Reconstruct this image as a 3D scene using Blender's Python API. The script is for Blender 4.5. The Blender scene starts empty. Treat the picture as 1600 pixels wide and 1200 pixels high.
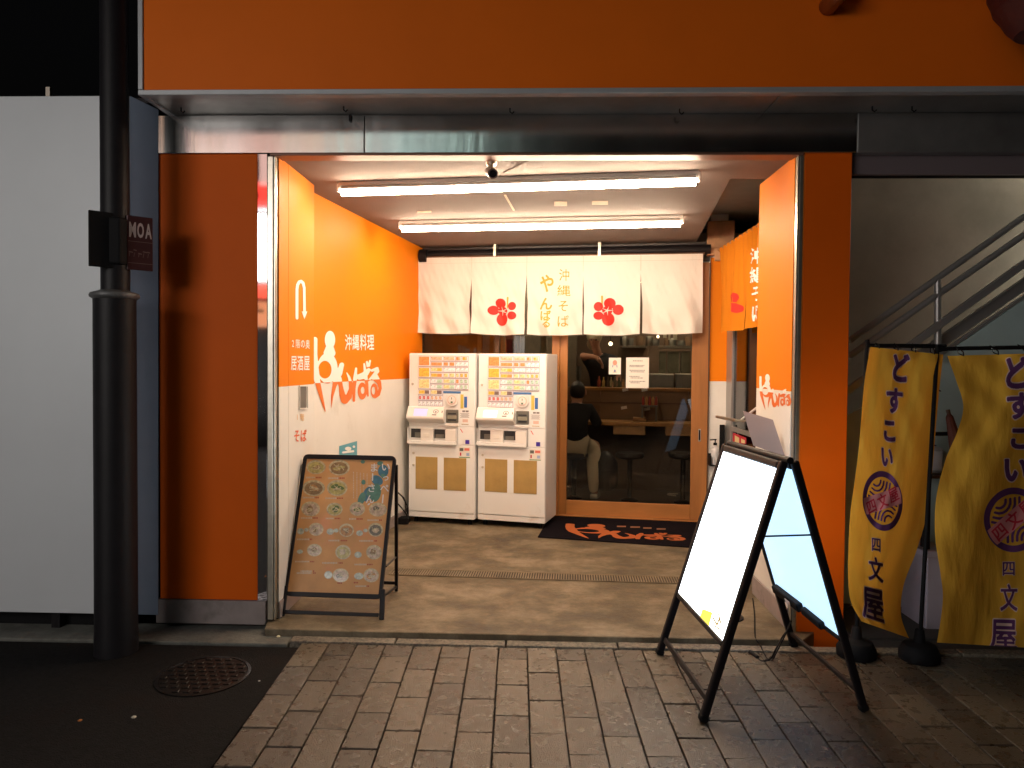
import bpy, bmesh, math, random
import numpy as np
from mathutils import Matrix, Vector
random.seed(7)
C = bpy.context.scene.collection
sc = bpy.context.scene
R = math.radians

# ------------------------------------------------------------------ camera
FPX = 1165.0
def hy(x): return 571.2 + .008*(x-800)
def _c(px, py): return Vector((px-800, -(py-600), -FPX))
YC = _c(840, hy(840)).normalized()
_d = Vector((1, -.008, 0))
XC = (_d - YC*_d.dot(YC)).normalized()
ZC = XC.cross(YC)
EYE = Vector((0, 0, 1.5))
def ray(px, py):
    v = _c(px, py); return Vector((v.dot(XC), v.dot(YC), v.dot(ZC)))
def hZ(px, py, z):
    r = ray(px, py); return EYE + r*((z-1.5)/r.z)
def hY(px, py, y):
    r = ray(px, py); return EYE + r*(y/r.y)
def hX(px, py, x):
    r = ray(px, py); return EYE + r*(x/r.x)
def hP(px, py, o, n):
    r = ray(px, py); return EYE + r*((Vector(o)-EYE).dot(n)/r.dot(n))

cam = bpy.data.cameras.new('camera'); camo = bpy.data.objects.new('camera', cam); C.objects.link(camo)
M = Matrix((XC, YC, ZC)).to_4x4(); M.translation = EYE
camo.matrix_world = M
cam.sensor_width = 36; cam.lens = FPX/1600*36; cam.clip_start = .02; cam.clip_end = 500
sc.camera = camo
# ------------------------------------------------------------------ world: night sky
w = bpy.data.worlds.new('World'); sc.world = w; w.use_nodes = True
nt = w.node_tree; bg = nt.nodes['Background']
sky = nt.nodes.new('ShaderNodeTexSky'); sky.sky_type = 'NISHITA'; sky.sun_disc = False
sky.sun_elevation = R(-3.5); sky.sun_rotation = R(200)
hs = nt.nodes.new('ShaderNodeHueSaturation'); hs.inputs['Saturation'].default_value = .35
nt.links.new(sky.outputs[0], hs.inputs['Color']); nt.links.new(hs.outputs[0], bg.inputs['Color'])
bg.inputs['Strength'].default_value = .05
sc.view_settings.view_transform = 'Standard'; sc.view_settings.look = 'None'
sc.view_settings.exposure = 0; sc.view_settings.gamma = 1
sc.render.engine = 'CYCLES'
sc.cycles.use_denoising = True
sc.cycles.max_bounces = 8; sc.cycles.diffuse_bounces = 4; sc.cycles.glossy_bounces = 4
sc.cycles.transparent_max_bounces = 12; sc.cycles.sample_clamp_indirect = 6
TUBE = 108.0; STREET = 80.0; BOARD = 4.5

# ------------------------------------------------------------------ helpers
class MB:
    def __init__(s): s.v = []; s.f = []; s.smooth = False
    def add(s, vs, fs):
        n = len(s.v); s.v += [Vector(v) for v in vs]; s.f += [tuple(i+n for i in f) for f in fs]; return s
    def box(s, p, q, M=None):
        x0, x1 = sorted((p[0], q[0])); y0, y1 = sorted((p[1], q[1])); z0, z1 = sorted((p[2], q[2]))
        vs = [Vector(t) for t in ((x0,y0,z0),(x1,y0,z0),(x1,y1,z0),(x0,y1,z0),(x0,y0,z1),(x1,y0,z1),(x1,y1,z1),(x0,y1,z1))]
        if M: vs = [M @ v for v in vs]
        return s.add(vs, [(0,3,2,1),(4,5,6,7),(0,1,5,4),(1,2,6,5),(2,3,7,6),(3,0,4,7)])
    def bar(s, a, b, w, h, up=(0,0,1)):
        a = Vector(a); b = Vector(b); d = (b-a); L = d.length; d.normalize()
        sd = d.cross(Vector(up)).normalized(); u = sd.cross(d)
        m = Matrix((sd, d, u)).transposed().to_4x4(); m.translation = a
        return s.box((-w/2, 0, -h/2), (w/2, L, h/2), m)
    def cyl(s, a, b, r0, r1=None, n=16, caps=True):
        r1 = r0 if r1 is None else r1
        a = Vector(a); b = Vector(b); d = (b-a).normalized()
        t = Vector((0,0,1)) if abs(d.z) < .9 else Vector((1,0,0))
        u = d.cross(t).normalized(); v = d.cross(u)
        vs = [a+(u*math.cos(k*2*math.pi/n)+v*math.sin(k*2*math.pi/n))*r0 for k in range(n)]
        vs += [b+(u*math.cos(k*2*math.pi/n)+v*math.sin(k*2*math.pi/n))*r1 for k in range(n)]
        fs = [(k, k+n, (k+1)%n+n, (k+1)%n) for k in range(n)]
        if caps: fs += [tuple(range(n)), tuple(range(2*n-1, n-1, -1))]
        return s.add(vs, fs)
    def tube(s, pts, r, n=8):
        pts = [Vector(p) for p in pts]; rings = []; u = None
        for i, p in enumerate(pts):
            d = (pts[min(i+1, len(pts)-1)]-pts[max(i-1, 0)]).normalized()
            if u is None:
                t = Vector((0,0,1)) if abs(d.z) < .9 else Vector((1,0,0)); u = d.cross(t).normalized()
            else: u = (u - d*u.dot(d)).normalized()
            v = d.cross(u)
            rings.append([p+(u*math.cos(k*2*math.pi/n)+v*math.sin(k*2*math.pi/n))*r for k in range(n)])
        vs = [q for g in rings for q in g]; fs = []
        for i in range(len(pts)-1):
            for k in range(n): fs.append((i*n+k, i*n+n+k, i*n+n+(k+1)%n, i*n+(k+1)%n))
        fs += [tuple(range(n)), tuple(range(len(vs)-1, len(vs)-n-1, -1))]
        return s.add(vs, fs)
    def lathe(s, c, prof, n=24, M=None):
        c = Vector(c); vs = []
        for r, z in prof:
            for k in range(n):
                a = k*2*math.pi/n; v = Vector((r*math.cos(a), r*math.sin(a), z))
                vs.append(c + (M @ v if M else v))
        fs = [(i*n+k, i*n+(k+1)%n, (i+1)*n+(k+1)%n, (i+1)*n+k) for i in range(len(prof)-1) for k in range(n)]
        fs += [tuple(range(n-1, -1, -1)), tuple(range(len(vs)-n, len(vs)))]
        return s.add(vs, fs)
    def prism(s, pts, z0, z1):
        n = len(pts)
        vs = [Vector((p[0], p[1], z0)) for p in pts]+[Vector((p[0], p[1], z1)) for p in pts]
        return s.add(vs, [tuple(range(n-1,-1,-1)), tuple(range(n,2*n))]+[(k,(k+1)%n,(k+1)%n+n,k+n) for k in range(n)])
    def extr(s, pts, off):
        off = Vector(off); n = len(pts); vs = [Vector(p) for p in pts]+[Vector(p)+off for p in pts]
        return s.add(vs, [tuple(range(n-1,-1,-1)), tuple(range(n,2*n))]+[(k,(k+1)%n,(k+1)%n+n,k+n) for k in range(n)])

W = {}
def thing(name, label, cat, loc=(0,0,0), rz=0, group=None, kind=None):
    o = bpy.data.objects.new(name, None); C.objects.link(o); o.empty_display_size = .1
    m = Matrix.Rotation(rz, 4, 'Z'); m.translation = Vector(loc)
    o.location = loc; o.rotation_euler = (0, 0, rz); W[o] = m
    tag(o, label, cat, group, kind); return o
def tag(o, label=None, cat=None, group=None, kind=None):
    if label: o['label'] = label
    if cat: o['category'] = cat
    if group: o['group'] = group
    if kind: o['kind'] = kind
    return o
def mesh(name, mb, mat, inv=None, bevel=0, seg=1, smooth=False, loc=None):
    bm = bmesh.new()
    vs = [bm.verts.new((inv @ v) if inv else v) for v in mb.v]
    for f in mb.f:
        try: bm.faces.new([vs[i] for i in f])
        except ValueError: pass
    bmesh.ops.recalc_face_normals(bm, faces=bm.faces)
    if bevel:
        es = [e for e in bm.edges if len(e.link_faces) == 2 and e.calc_face_angle(0) > .6]
        bmesh.ops.bevel(bm, geom=es, offset=bevel, segments=seg, affect='EDGES', clamp_overlap=True, profile=.5)
    me = bpy.data.meshes.new(name); bm.to_mesh(me); bm.free()
    if mat: me.materials.append(mat)
    if smooth or mb.smooth:
        me.polygons.foreach_set('use_smooth', [True]*len(me.polygons))
        try: me.set_sharp_from_angle(angle=R(45))
        except Exception: pass
    return me
def part(name, mb, mat, parent, bevel=0, seg=1, smooth=False, label=None, kind=None):
    inv = W[parent].inverted() if parent else Matrix()
    o = bpy.data.objects.new(name, mesh(name, mb, mat, inv, bevel, seg, smooth)); C.objects.link(o)
    if parent: o.parent = parent; W[o] = W[parent]
    else: W[o] = Matrix()
    if label: o['label'] = label
    if kind: o['kind'] = kind
    return o
def piece(name, me, parent, mw, kind=None):       # shares mesh data, placed by matrix (world)
    o = bpy.data.objects.new(name, me); C.objects.link(o); o.parent = parent
    o.matrix_local = W[parent].inverted() @ mw; W[o] = mw
    return o
def copy_tree(o, m=None, parent=None):
    c = o.copy(); C.objects.link(c)
    if parent: c.parent = parent
    for ch in list(o.children): copy_tree(ch, None, c)
    if m is not None: c.matrix_world = m; c.location = m.translation; c.rotation_euler = m.to_euler()
    return c

# ------------------------------------------------------------------ materials
MT = {}
def mat(name, col, rough=.6, metal=0, var=0, vscale=8, bump=0, bscale=60, emit=None, es=0, stretch=None, spec=.5, rvar=0, coat=0, rand=None, dirt=None):
    if name in MT: return MT[name]
    m = bpy.data.materials.new(name); m.use_nodes = True; nt = m.node_tree; N = nt.nodes; L = nt.links
    b = N['Principled BSDF']; b.inputs['Base Color'].default_value = (*col, 1)
    b.inputs['Roughness'].default_value = rough; b.inputs['Metallic'].default_value = metal
    b.inputs['Specular IOR Level'].default_value = spec; b.inputs['Coat Weight'].default_value = coat
    tc = N.new('ShaderNodeTexCoord'); mp = N.new('ShaderNodeMapping'); L.new(tc.outputs['Object'], mp.inputs[0])
    if rand:
        oi0 = N.new('ShaderNodeObjectInfo'); va = N.new('ShaderNodeVectorMath'); va.operation = 'SCALE'; va.inputs[0].default_value = (17,31,11); L.new(oi0.outputs['Random'], va.inputs['Scale']); L.new(va.outputs[0], mp.inputs['Location'])
    if stretch: mp.inputs['Scale'].default_value = stretch
    src = None
    if var or rvar:
        n = N.new('ShaderNodeTexNoise'); n.inputs['Scale'].default_value = vscale; n.inputs['Detail'].default_value = 6
        n.inputs['Roughness'].default_value = .6; L.new(mp.outputs[0], n.inputs[0])
        if var:
            r = N.new('ShaderNodeMapRange'); r.inputs[1].default_value = .3; r.inputs[2].default_value = .7
            r.inputs[3].default_value = 1-var; r.inputs[4].default_value = 1+var*.6; L.new(n.outputs[0], r.inputs[0])
            mx = N.new('ShaderNodeVectorMath'); mx.operation = 'SCALE'; mx.inputs[0].default_value = col
            L.new(r.outputs[0], mx.inputs['Scale']); src = mx.outputs[0]
        if rvar:
            r = N.new('ShaderNodeMapRange'); r.inputs[1].default_value = .3; r.inputs[2].default_value = .7
            r.inputs[3].default_value = rough-rvar; r.inputs[4].default_value = rough+rvar; L.new(n.outputs[0], r.inputs[0])
            L.new(r.outputs[0], b.inputs['Roughness'])
    if rand:        # per-object random colour
        oi = N.new('ShaderNodeObjectInfo'); cr = N.new('ShaderNodeValToRGB'); L.new(oi.outputs['Random'], cr.inputs[0])
        cr.color_ramp.interpolation = 'LINEAR'; e = cr.color_ramp.elements
        for i, cc in enumerate(rand):
            x = i/(len(rand)-1)
            el = e[0] if i == 0 else (e[1] if i == len(rand)-1 else e.new(x)); el.position = x; el.color = (*cc, 1)
        if src:
            mx.inputs[0].default_value = (1,1,1); L.new(cr.outputs[0], mx.inputs[0])
        else: src = cr.outputs[0]
    if dirt:        # larger stains: (scale, darkness colour, threshold)
        n3 = N.new('ShaderNodeTexNoise'); n3.inputs['Scale'].default_value = dirt[0]; n3.inputs['Detail'].default_value = 7
        n3.inputs['Roughness'].default_value = .65
        L.new(mp.outputs[0], n3.inputs[0]); r3 = N.new('ShaderNodeMapRange'); r3.inputs[1].default_value = dirt[2]; r3.inputs[2].default_value = dirt[2]+.16
        L.new(n3.outputs[0], r3.inputs[0]); mm = N.new('ShaderNodeMix'); mm.data_type = 'RGBA'
        L.new(r3.outputs[0], mm.inputs[0])
        if src: L.new(src, mm.inputs[6])
        else: mm.inputs[6].default_value = (*col, 1)
        mm.inputs[7].default_value = (*dirt[1], 1); src = mm.outputs[2]
    if src: L.new(src, b.inputs['Base Color'])
    if bump:
        n2 = N.new('ShaderNodeTexNoise'); n2.inputs['Scale'].default_value = bscale; n2.inputs['Detail'].default_value = 4
        L.new(mp.outputs[0], n2.inputs[0]); bp = N.new('ShaderNodeBump'); bp.inputs['Strength'].default_value = bump
        bp.inputs['Distance'].default_value = .01; L.new(n2.outputs[0], bp.inputs['Height']); L.new(bp.outputs[0], b.inputs['Normal'])
    if emit:
        b.inputs['Emission Color'].default_value = (*emit, 1); b.inputs['Emission Strength'].default_value = es
    MT[name] = m; return m
def glass(name, tint, refl=1.0, rough=0.0):
    m = bpy.data.materials.new(name); m.use_nodes = True; nt = m.node_tree; N = nt.nodes; L = nt.links
    for n in list(N): N.remove(n)
    o = N.new('ShaderNodeOutputMaterial'); t = N.new('ShaderNodeBsdfTransparent'); t.inputs[0].default_value = (*tint, 1)
    g = N.new('ShaderNodeBsdfGlossy'); g.inputs['Roughness'].default_value = rough; g.inputs[0].default_value = (refl, refl, refl, 1)
    f = N.new('ShaderNodeFresnel'); f.inputs[0].default_value = 1.5; mx = N.new('ShaderNodeMixShader')
    L.new(f.outputs[0], mx.inputs[0]); L.new(t.outputs[0], mx.inputs[1]); L.new(g.outputs[0], mx.inputs[2]); L.new(mx.outputs[0], o.inputs[0])
    return m
ORG = (.80, .212, .003)
m_org = mat('orange_paint', ORG, .55, spec=.14, var=.05, vscale=2, bump=.03, bscale=90, rvar=.05)
m_pilp = mat('deep_orange_panel', (.76,.122,.004), .55, spec=.12, var=.05, vscale=2, bump=.03, bscale=60)
m_org_fac = mat('orange_fascia', (.86, .168, .008), .55, spec=.14, var=.06, vscale=1.2, bump=.02, bscale=30)
m_wht = mat('white_wall_paint', (.80, .78, .74), .42, var=.05, vscale=3, bump=.04, bscale=120, dirt=(2.2, (.66, .63, .57), .6))
m_decal = mat('white_vinyl', (.88, .87, .84), .4)
m_decor = mat('orange_vinyl', (.78, .16, .01), .4)
m_ceil = mat('textured_ceiling', (.20, .16, .14), .85, var=.05, vscale=4, bump=.9, bscale=240)
m_gceil = mat('grey_ceiling', (.42, .40, .37), .9, var=.08, bump=.3, bscale=80)
m_steel = mat('brushed_stainless_steel', (.68, .67, .66), .20, 1, bump=.28, bscale=7, stretch=(1.0, 1.0, .10), rvar=.05, vscale=3)
m_sofft = mat('dull_soffit_metal', (.40, .39, .38), .42, .85, var=.25, vscale=3, bump=.1, bscale=8)
m_chrome = mat('polished_mirror_steel', (.82, .82, .84), .04, 1, bump=.02, bscale=6, stretch=(1, 1, .3))
m_alum = mat('champagne_aluminium', (.62, .57, .48), .32, .9, var=.15, vscale=20)
m_trim = mat('grey_trim_metal', (.42, .44, .46), .45, .3, var=.08)
m_dark = mat('black_metal', (.010,.008,.010), .45, 0, spec=.2, var=.2, bump=.05, bscale=80)
m_black = mat('black_rubber', (.006, .006, .007), .7, spec=.15)
m_pole = mat('dark_pole_paint', (.012, .011, .013), .5, 0, spec=.25, bump=.1, bscale=40, var=.2)
m_collar = mat('worn_collar_metal', (.14, .14, .14), .5, .3, var=.4, vscale=30)
m_base = mat('grey_base_panel', (.30, .25, .24), .6, var=.15, vscale=8, bump=.08, bscale=60, dirt=(5, (.18, .15, .14), .55))
m_wood = mat('oiled_wood', (.42, .17, .045), .42, var=.35, vscale=5, bump=.12, bscale=30, stretch=(1, 1, .12))
m_woodh = mat('oiled_wood_horizontal', (.42, .17, .045), .42, var=.35, vscale=5, bump=.12, bscale=30, stretch=(.12, 1, 1))
m_dwood = mat('dark_wood', (.12, .06, .03), .5, var=.3, vscale=6, stretch=(1, 1, .2))
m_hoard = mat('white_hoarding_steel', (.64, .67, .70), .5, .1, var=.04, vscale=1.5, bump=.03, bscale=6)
m_conc = mat('concrete_kerb', (.17, .17, .15), .85, var=.3, vscale=14, bump=.5, bscale=60, dirt=(3, (.09, .09, .08), .52))
m_asph = mat('dark_asphalt', (.013, .012, .012), .9, spec=.15, var=.35, vscale=40, bump=.9, bscale=160, dirt=(1.6, (.014, .009, .008), .5))

def cloth_mat(name, col, tr=.35):
    m = bpy.data.materials.new(name); m.use_nodes = True; nt = m.node_tree; N = nt.nodes; L = nt.links
    b = N['Principled BSDF']; b.inputs['Base Color'].default_value = (*col, 1); b.inputs['Roughness'].default_value = .9
    b.inputs['Specular IOR Level'].default_value = .15
    tc = N.new('ShaderNodeTexCoord'); n = N.new('ShaderNodeTexNoise'); n.inputs['Scale'].default_value = 5; n.inputs['Detail'].default_value = 5
    L.new(tc.outputs['Object'], n.inputs[0]); bp = N.new('ShaderNodeBump'); bp.inputs['Strength'].default_value = .8; bp.inputs['Distance'].default_value = .035
    mp = N.new('ShaderNodeMapping'); mp.inputs['Rotation'].default_value = (0, R(38), 0); mp.inputs['Scale'].default_value = (1.5, 1, .45); L.new(tc.outputs['Object'], mp.inputs[0]); L.new(mp.outputs[0], n.inputs[0])
    L.new(n.outputs[0], bp.inputs['Height']); L.new(bp.outputs[0], b.inputs['Normal'])
    t = N.new('ShaderNodeBsdfTranslucent'); t.inputs[0].default_value = (*col, 1); mx = N.new('ShaderNodeMixShader'); mx.inputs[0].default_value = tr
    o = [x for x in N if x.type == 'OUTPUT_MATERIAL'][0]
    L.new(b.outputs[0], mx.inputs[1]); L.new(t.outputs[0], mx.inputs[2]); L.new(mx.outputs[0], o.inputs[0]); return m
m_noren = cloth_mat('white_cotton', (.84, .80, .74), .2)
m_onoren = cloth_mat('orange_cotton', (.82, .27, .015), .3)
m_nobori = cloth_mat('yellow_polyester', (.86, .47, .055), .35)
m_gold = mat('gold_print', (.62, .36, .05), .7); m_red = mat('red_print', (.72, .02, .012), .7)
m_purple = mat('dark_purple_print', (.10, .025, .11), .8); m_pink = mat('pink_band_print', (.62, .22, .22), .8)
m_redtx = mat('crimson_print', (.5, .02, .04), .8); m_pale = mat('pale_outline_print', (.72, .50, .42), .8)

def floor_mat():
    m = bpy.data.materials.new('stained_concrete'); m.use_nodes = True; nt = m.node_tree; N = nt.nodes; L = nt.links
    b = N['Principled BSDF']; tc = N.new('ShaderNodeTexCoord')
    def noise(s, d, r=.6, sx=None):
        n = N.new('ShaderNodeTexNoise'); n.inputs['Scale'].default_value = s; n.inputs['Detail'].default_value = d; n.inputs['Roughness'].default_value = r
        n.inputs['Distortion'].default_value = .15
        if sx:
            mp = N.new('ShaderNodeMapping'); mp.inputs['Scale'].default_value = sx; L.new(tc.outputs['Object'], mp.inputs[0]); L.new(mp.outputs[0], n.inputs[0])
        else: L.new(tc.outputs['Object'], n.inputs[0])
        return n
    n1 = noise(2.3, 13, .72, (1, 1.2, 1)); n2 = noise(14, 12, .78); n3 = noise(90, 4)
    cr = N.new('ShaderNodeValToRGB'); e = cr.color_ramp.elements
    e[0].position = .34; e[0].color = (.050, .037, .023, 1); e[1].position = .64; e[1].color = (.215, .172, .112, 1)
    x = e.new(.49); x.color = (.105, .078, .042, 1)
    ad = N.new('ShaderNodeMath'); ad.operation = 'MULTIPLY_ADD'; ad.inputs[1].default_value = .35; L.new(n2.outputs[0], ad.inputs[0])
    sb = N.new('ShaderNodeMath'); sb.operation = 'MULTIPLY_ADD'; sb.inputs[1].default_value = 1.0; sb.inputs[2].default_value = -.17; L.new(n1.outputs[0], sb.inputs[0])
    L.new(sb.outputs[0], ad.inputs[2]); L.new(ad.outputs[0], cr.inputs[0]); L.new(cr.outputs[0], b.inputs['Base Color'])
    r = N.new('ShaderNodeMapRange'); r.inputs[1].default_value = .3; r.inputs[2].default_value = .7; r.inputs[3].default_value = .45; r.inputs[4].default_value = .8
    L.new(n2.outputs[0], r.inputs[0]); L.new(r.outputs[0], b.inputs['Roughness'])
    bp = N.new('ShaderNodeBump'); bp.inputs['Strength'].default_value = .5; bp.inputs['Distance'].default_value = .006
    a2 = N.new('ShaderNodeMath'); a2.operation = 'ADD'; L.new(n2.outputs[0], a2.inputs[0]); L.new(n3.outputs[0], a2.inputs[1])
    L.new(a2.outputs[0], bp.inputs['Height']); L.new(bp.outputs[0], b.inputs['Normal']); return m
m_floor = floor_mat()
PAV = [(.050,.036,.024),(.140,.100,.062),(.036,.036,.032),(.150,.066,.038),(.080,.060,.042),(.130,.122,.086),(.026,.024,.024),(.165,.104,.060),(.062,.064,.044),(.105,.060,.042),(.120,.092,.060)]
def paver_mat(name='paver_surface'):
    m = mat(name, (.15,.12,.09), .33, var=.32, vscale=20, bump=.5, bscale=170, rand=PAV, rvar=.18, spec=.65)
    return m
m_pav = paver_mat()
m_gran = mat('granite_kerb', (.24, .20, .15), .6, var=.8, vscale=60, bump=.8, bscale=120, rand=[(.17,.15,.11),(.24,.15,.09),(.20,.17,.13)])

# ------------------------------------------------------------------ 2D shape rasteriser (printed marks): signed field -> mesh
def field(prims, X, Y):
    F = np.full(X.shape, 1e9)
    for p in prims:
        k = p[0]
        if k == 's':       # stroke [(x,y,r),...]
            D = np.full(X.shape, 1e9)
            for (x0,y0,r0),(x1,y1,r1) in zip(p[1][:-1], p[1][1:]):
                dx, dy = x1-x0, y1-y0; t = np.clip(((X-x0)*dx+(Y-y0)*dy)/(dx*dx+dy*dy+1e-12), 0, 1)
                D = np.minimum(D, np.hypot(X-x0-t*dx, Y-y0-t*dy)-(r0+t*(r1-r0)))
        elif k in 'eh':    # ellipse x,y,rx,ry,angle
            _, x, y, rx, ry = p[:5]; a = R(p[5]) if len(p) > 5 else 0
            u = (X-x)*math.cos(a)+(Y-y)*math.sin(a); v = -(X-x)*math.sin(a)+(Y-y)*math.cos(a)
            D = (np.hypot(u/rx, v/ry)-1)*min(rx, ry)
        elif k == 'b':     # box cx,cy,hw,hh,angle
            _, x, y, hw, hh = p[:5]; a = R(p[5]) if len(p) > 5 else 0
            u = (X-x)*math.cos(a)+(Y-y)*math.sin(a); v = -(X-x)*math.sin(a)+(Y-y)*math.cos(a)
            D = np.maximum(abs(u)-hw, abs(v)-hh)
        elif k == 'cut':
            D = -field(p[1], X, Y); F = np.maximum(F, D); continue
        elif k == 'clip':
            F = np.maximum(F, field(p[1], X, Y)); continue
        if k == 'h': F = np.maximum(F, -D)
        else: F = np.minimum(F, D)
    return F
def raster(prims, box, n, ycut=None, side=1):
    """2D polygons of the region F<0. ycut keeps y*side < ycut*side"""
    x0, y0, x1, y1 = box; st = (x1-x0)/n; ny = max(2, int(math.ceil((y1-y0)/st)))
    xs = x0+np.arange(n+1)*st; ys = y0+np.arange(ny+1)*st; X, Y = np.meshgrid(xs, ys)
    F = field(prims, X, Y)
    if ycut is not None: F = np.maximum(F, side*(Y-ycut(X)))
    vs = []; fs = []; idx = {}
    def V(key, p):
        if key not in idx: idx[key] = len(vs); vs.append(p)
        return idx[key]
    inside = F < 0
    for j in range(ny):
        row = inside[j]; row2 = inside[j+1]
        for i in range(n):
            c = ((i,j),(i+1,j),(i+1,j+1),(i,j+1)); ins = (row[i], row[i+1], row2[i+1], row2[i])
            if not any(ins): continue
            poly = []
            for k in range(4):
                a = c[k]; b = c[(k+1)%4]; fa = F[a[1], a[0]]; fb = F[b[1], b[0]]
                if fa < 0: poly.append(V(a, (xs[a[0]], ys[a[1]])))
                if (fa < 0) != (fb < 0):
                    t = fa/(fa-fb); key = (min(a,b), max(a,b))
                    poly.append(V(key, (xs[a[0]]+t*(xs[b[0]]-xs[a[0]]), ys[a[1]]+t*(ys[b[1]]-ys[a[1]]))))
            if len(poly) >= 3: fs.append(tuple(poly))
    return vs, fs
def printed(mb, vf, fn):
    vs, fs = vf; return mb.add([fn(*v) for v in vs], fs)
_tc = {}
def text2d(s, size=1.0, bold=0, ax='CENTER', ay='CENTER'):
    k = (s, size, bold, ax, ay)
    if k not in _tc:
        cu = bpy.data.curves.new('t', 'FONT'); cu.body = s; cu.size = size; cu.offset = bold; cu.resolution_u = 3
        cu.align_x = ax; cu.align_y = ay
        ob = bpy.data.objects.new('t', cu); C.objects.link(ob); bpy.context.view_layer.update()
        me = bpy.data.meshes.new_from_object(ob.evaluated_get(bpy.context.evaluated_depsgraph_get()))
        _tc[k] = ([(v.co.x, v.co.y) for v in me.vertices], [tuple(p.vertices) for p in me.polygons])
        bpy.data.objects.remove(ob); bpy.data.curves.remove(cu); bpy.data.meshes.remove(me)
    return _tc[k]
_gc = {}
def thick(ch, bold, n=56):
    """glyph redrawn with heavier brush-like strokes: filled on a grid, softened and re-outlined"""
    if (ch, bold) in _gc: return _gc[(ch, bold)]
    vs, fs = text2d(ch, 1.0, 0)
    P = np.array(vs); x0, y0 = P.min(0)-.12; x1, y1 = P.max(0)+.12; st = max(x1-x0, y1-y0)/n
    nx, ny = int(math.ceil((x1-x0)/st))+1, int(math.ceil((y1-y0)/st))+1
    k = 2; X_, Y_ = np.meshgrid(x0+(np.arange(nx*k)-k/2+.5)*st/k, y0+(np.arange(ny*k)-k/2+.5)*st/k)
    Mk = np.zeros(X_.shape, bool)
    for f in fs:
        ins = np.zeros(X_.shape, bool); q = [vs[i] for i in f]
        xa, xb = min(p[0] for p in q), max(p[0] for p in q); ya, yb = min(p[1] for p in q), max(p[1] for p in q)
        i0, i1 = np.searchsorted(X_[0], [xa, xb]); j0, j1 = np.searchsorted(Y_[:,0], [ya, yb])
        i0 = max(0,i0-1); j0 = max(0,j0-1); sx_ = X_[j0:j1+1, i0:i1+1]; sy_ = Y_[j0:j1+1, i0:i1+1]; sub = np.zeros(sx_.shape, bool)
        for a in range(len(q)):
            (ax_, ay_), (bx_, by_) = q[a-1], q[a]
            if ay_ == by_: continue
            sub ^= ((ay_ > sy_) != (by_ > sy_)) & (sx_ < (bx_-ax_)*(sy_-ay_)/(by_-ay_)+ax_)
        Mk[j0:j1+1, i0:i1+1] |= sub
    px_ = X_[Mk]; py_ = Y_[Mk]; gx = x0+np.arange(nx)*st; gy = y0+np.arange(ny)*st; GX, GY = np.meshgrid(gx, gy)
    F = np.empty(GX.shape)
    for j in range(ny): F[j] = np.sqrt(((GX[j][:,None]-px_[None,:])**2+(GY[j][:,None]-py_[None,:])**2).min(1))-max(bold*.62, st*.55)
    out = grid_mesh(F, x0+np.arange(nx)*st, y0+np.arange(ny)*st); _gc[(ch, bold)] = out
    return out
def grid_mesh(F, xs, ys):
    vs = []; fs = []; idx = {}; ins = F < 0
    def V(key, p):
        if key not in idx: idx[key] = len(vs); vs.append(p)
        return idx[key]
    for j in range(F.shape[0]-1):
        for i in range(F.shape[1]-1):
            c = ((i,j),(i+1,j),(i+1,j+1),(i,j+1)); q = [ins[b,a] for a, b in c]
            if not any(q): continue
            poly = []
            for k in range(4):
                a = c[k]; b = c[(k+1)%4]; fa = F[a[1],a[0]]; fb = F[b[1],b[0]]
                if fa < 0: poly.append(V(a, (xs[a[0]], ys[a[1]])))
                if (fa < 0) != (fb < 0):
                    t = fa/(fa-fb); poly.append(V((min(a,b),max(a,b)), (xs[a[0]]+t*(xs[b[0]]-xs[a[0]]), ys[a[1]]+t*(ys[b[1]]-ys[a[1]]))))
            if len(poly) >= 3: fs.append(tuple(poly))
    return vs, fs
def glyph(ch, bold=.02):      # normalised glyph: bounding box centred, about unit em
    vs, fs = thick(ch, bold) if bold > .012 else text2d(ch, 1.0, 0)
    if not vs: return vs, fs
    xs = [v[0] for v in vs]; ys = [v[1] for v in vs]; cx = (min(xs)+max(xs))/2; cy = (min(ys)+max(ys))/2
    return [(x-cx, y-cy) for x, y in vs], fs
def clip_poly(vf, yc, keep_above):
    """clip 2D faces at y=yc"""
    vs, fs = vf; nv = []; nf = []
    for f in fs:
        P = [vs[i] for i in f]; out = []
        for k in range(len(P)):
            a, b = P[k], P[(k+1) % len(P)]
            ia = (a[1] >= yc) == keep_above; ib = (b[1] >= yc) == keep_above
            if ia: out.append(a)
            if ia != ib:
                t = (yc-a[1])/(b[1]-a[1]); out.append((a[0]+t*(b[0]-a[0]), yc))
        if len(out) >= 3: nf.append(tuple(range(len(nv), len(nv)+len(out)))); nv += out
    return nv, nf

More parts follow.
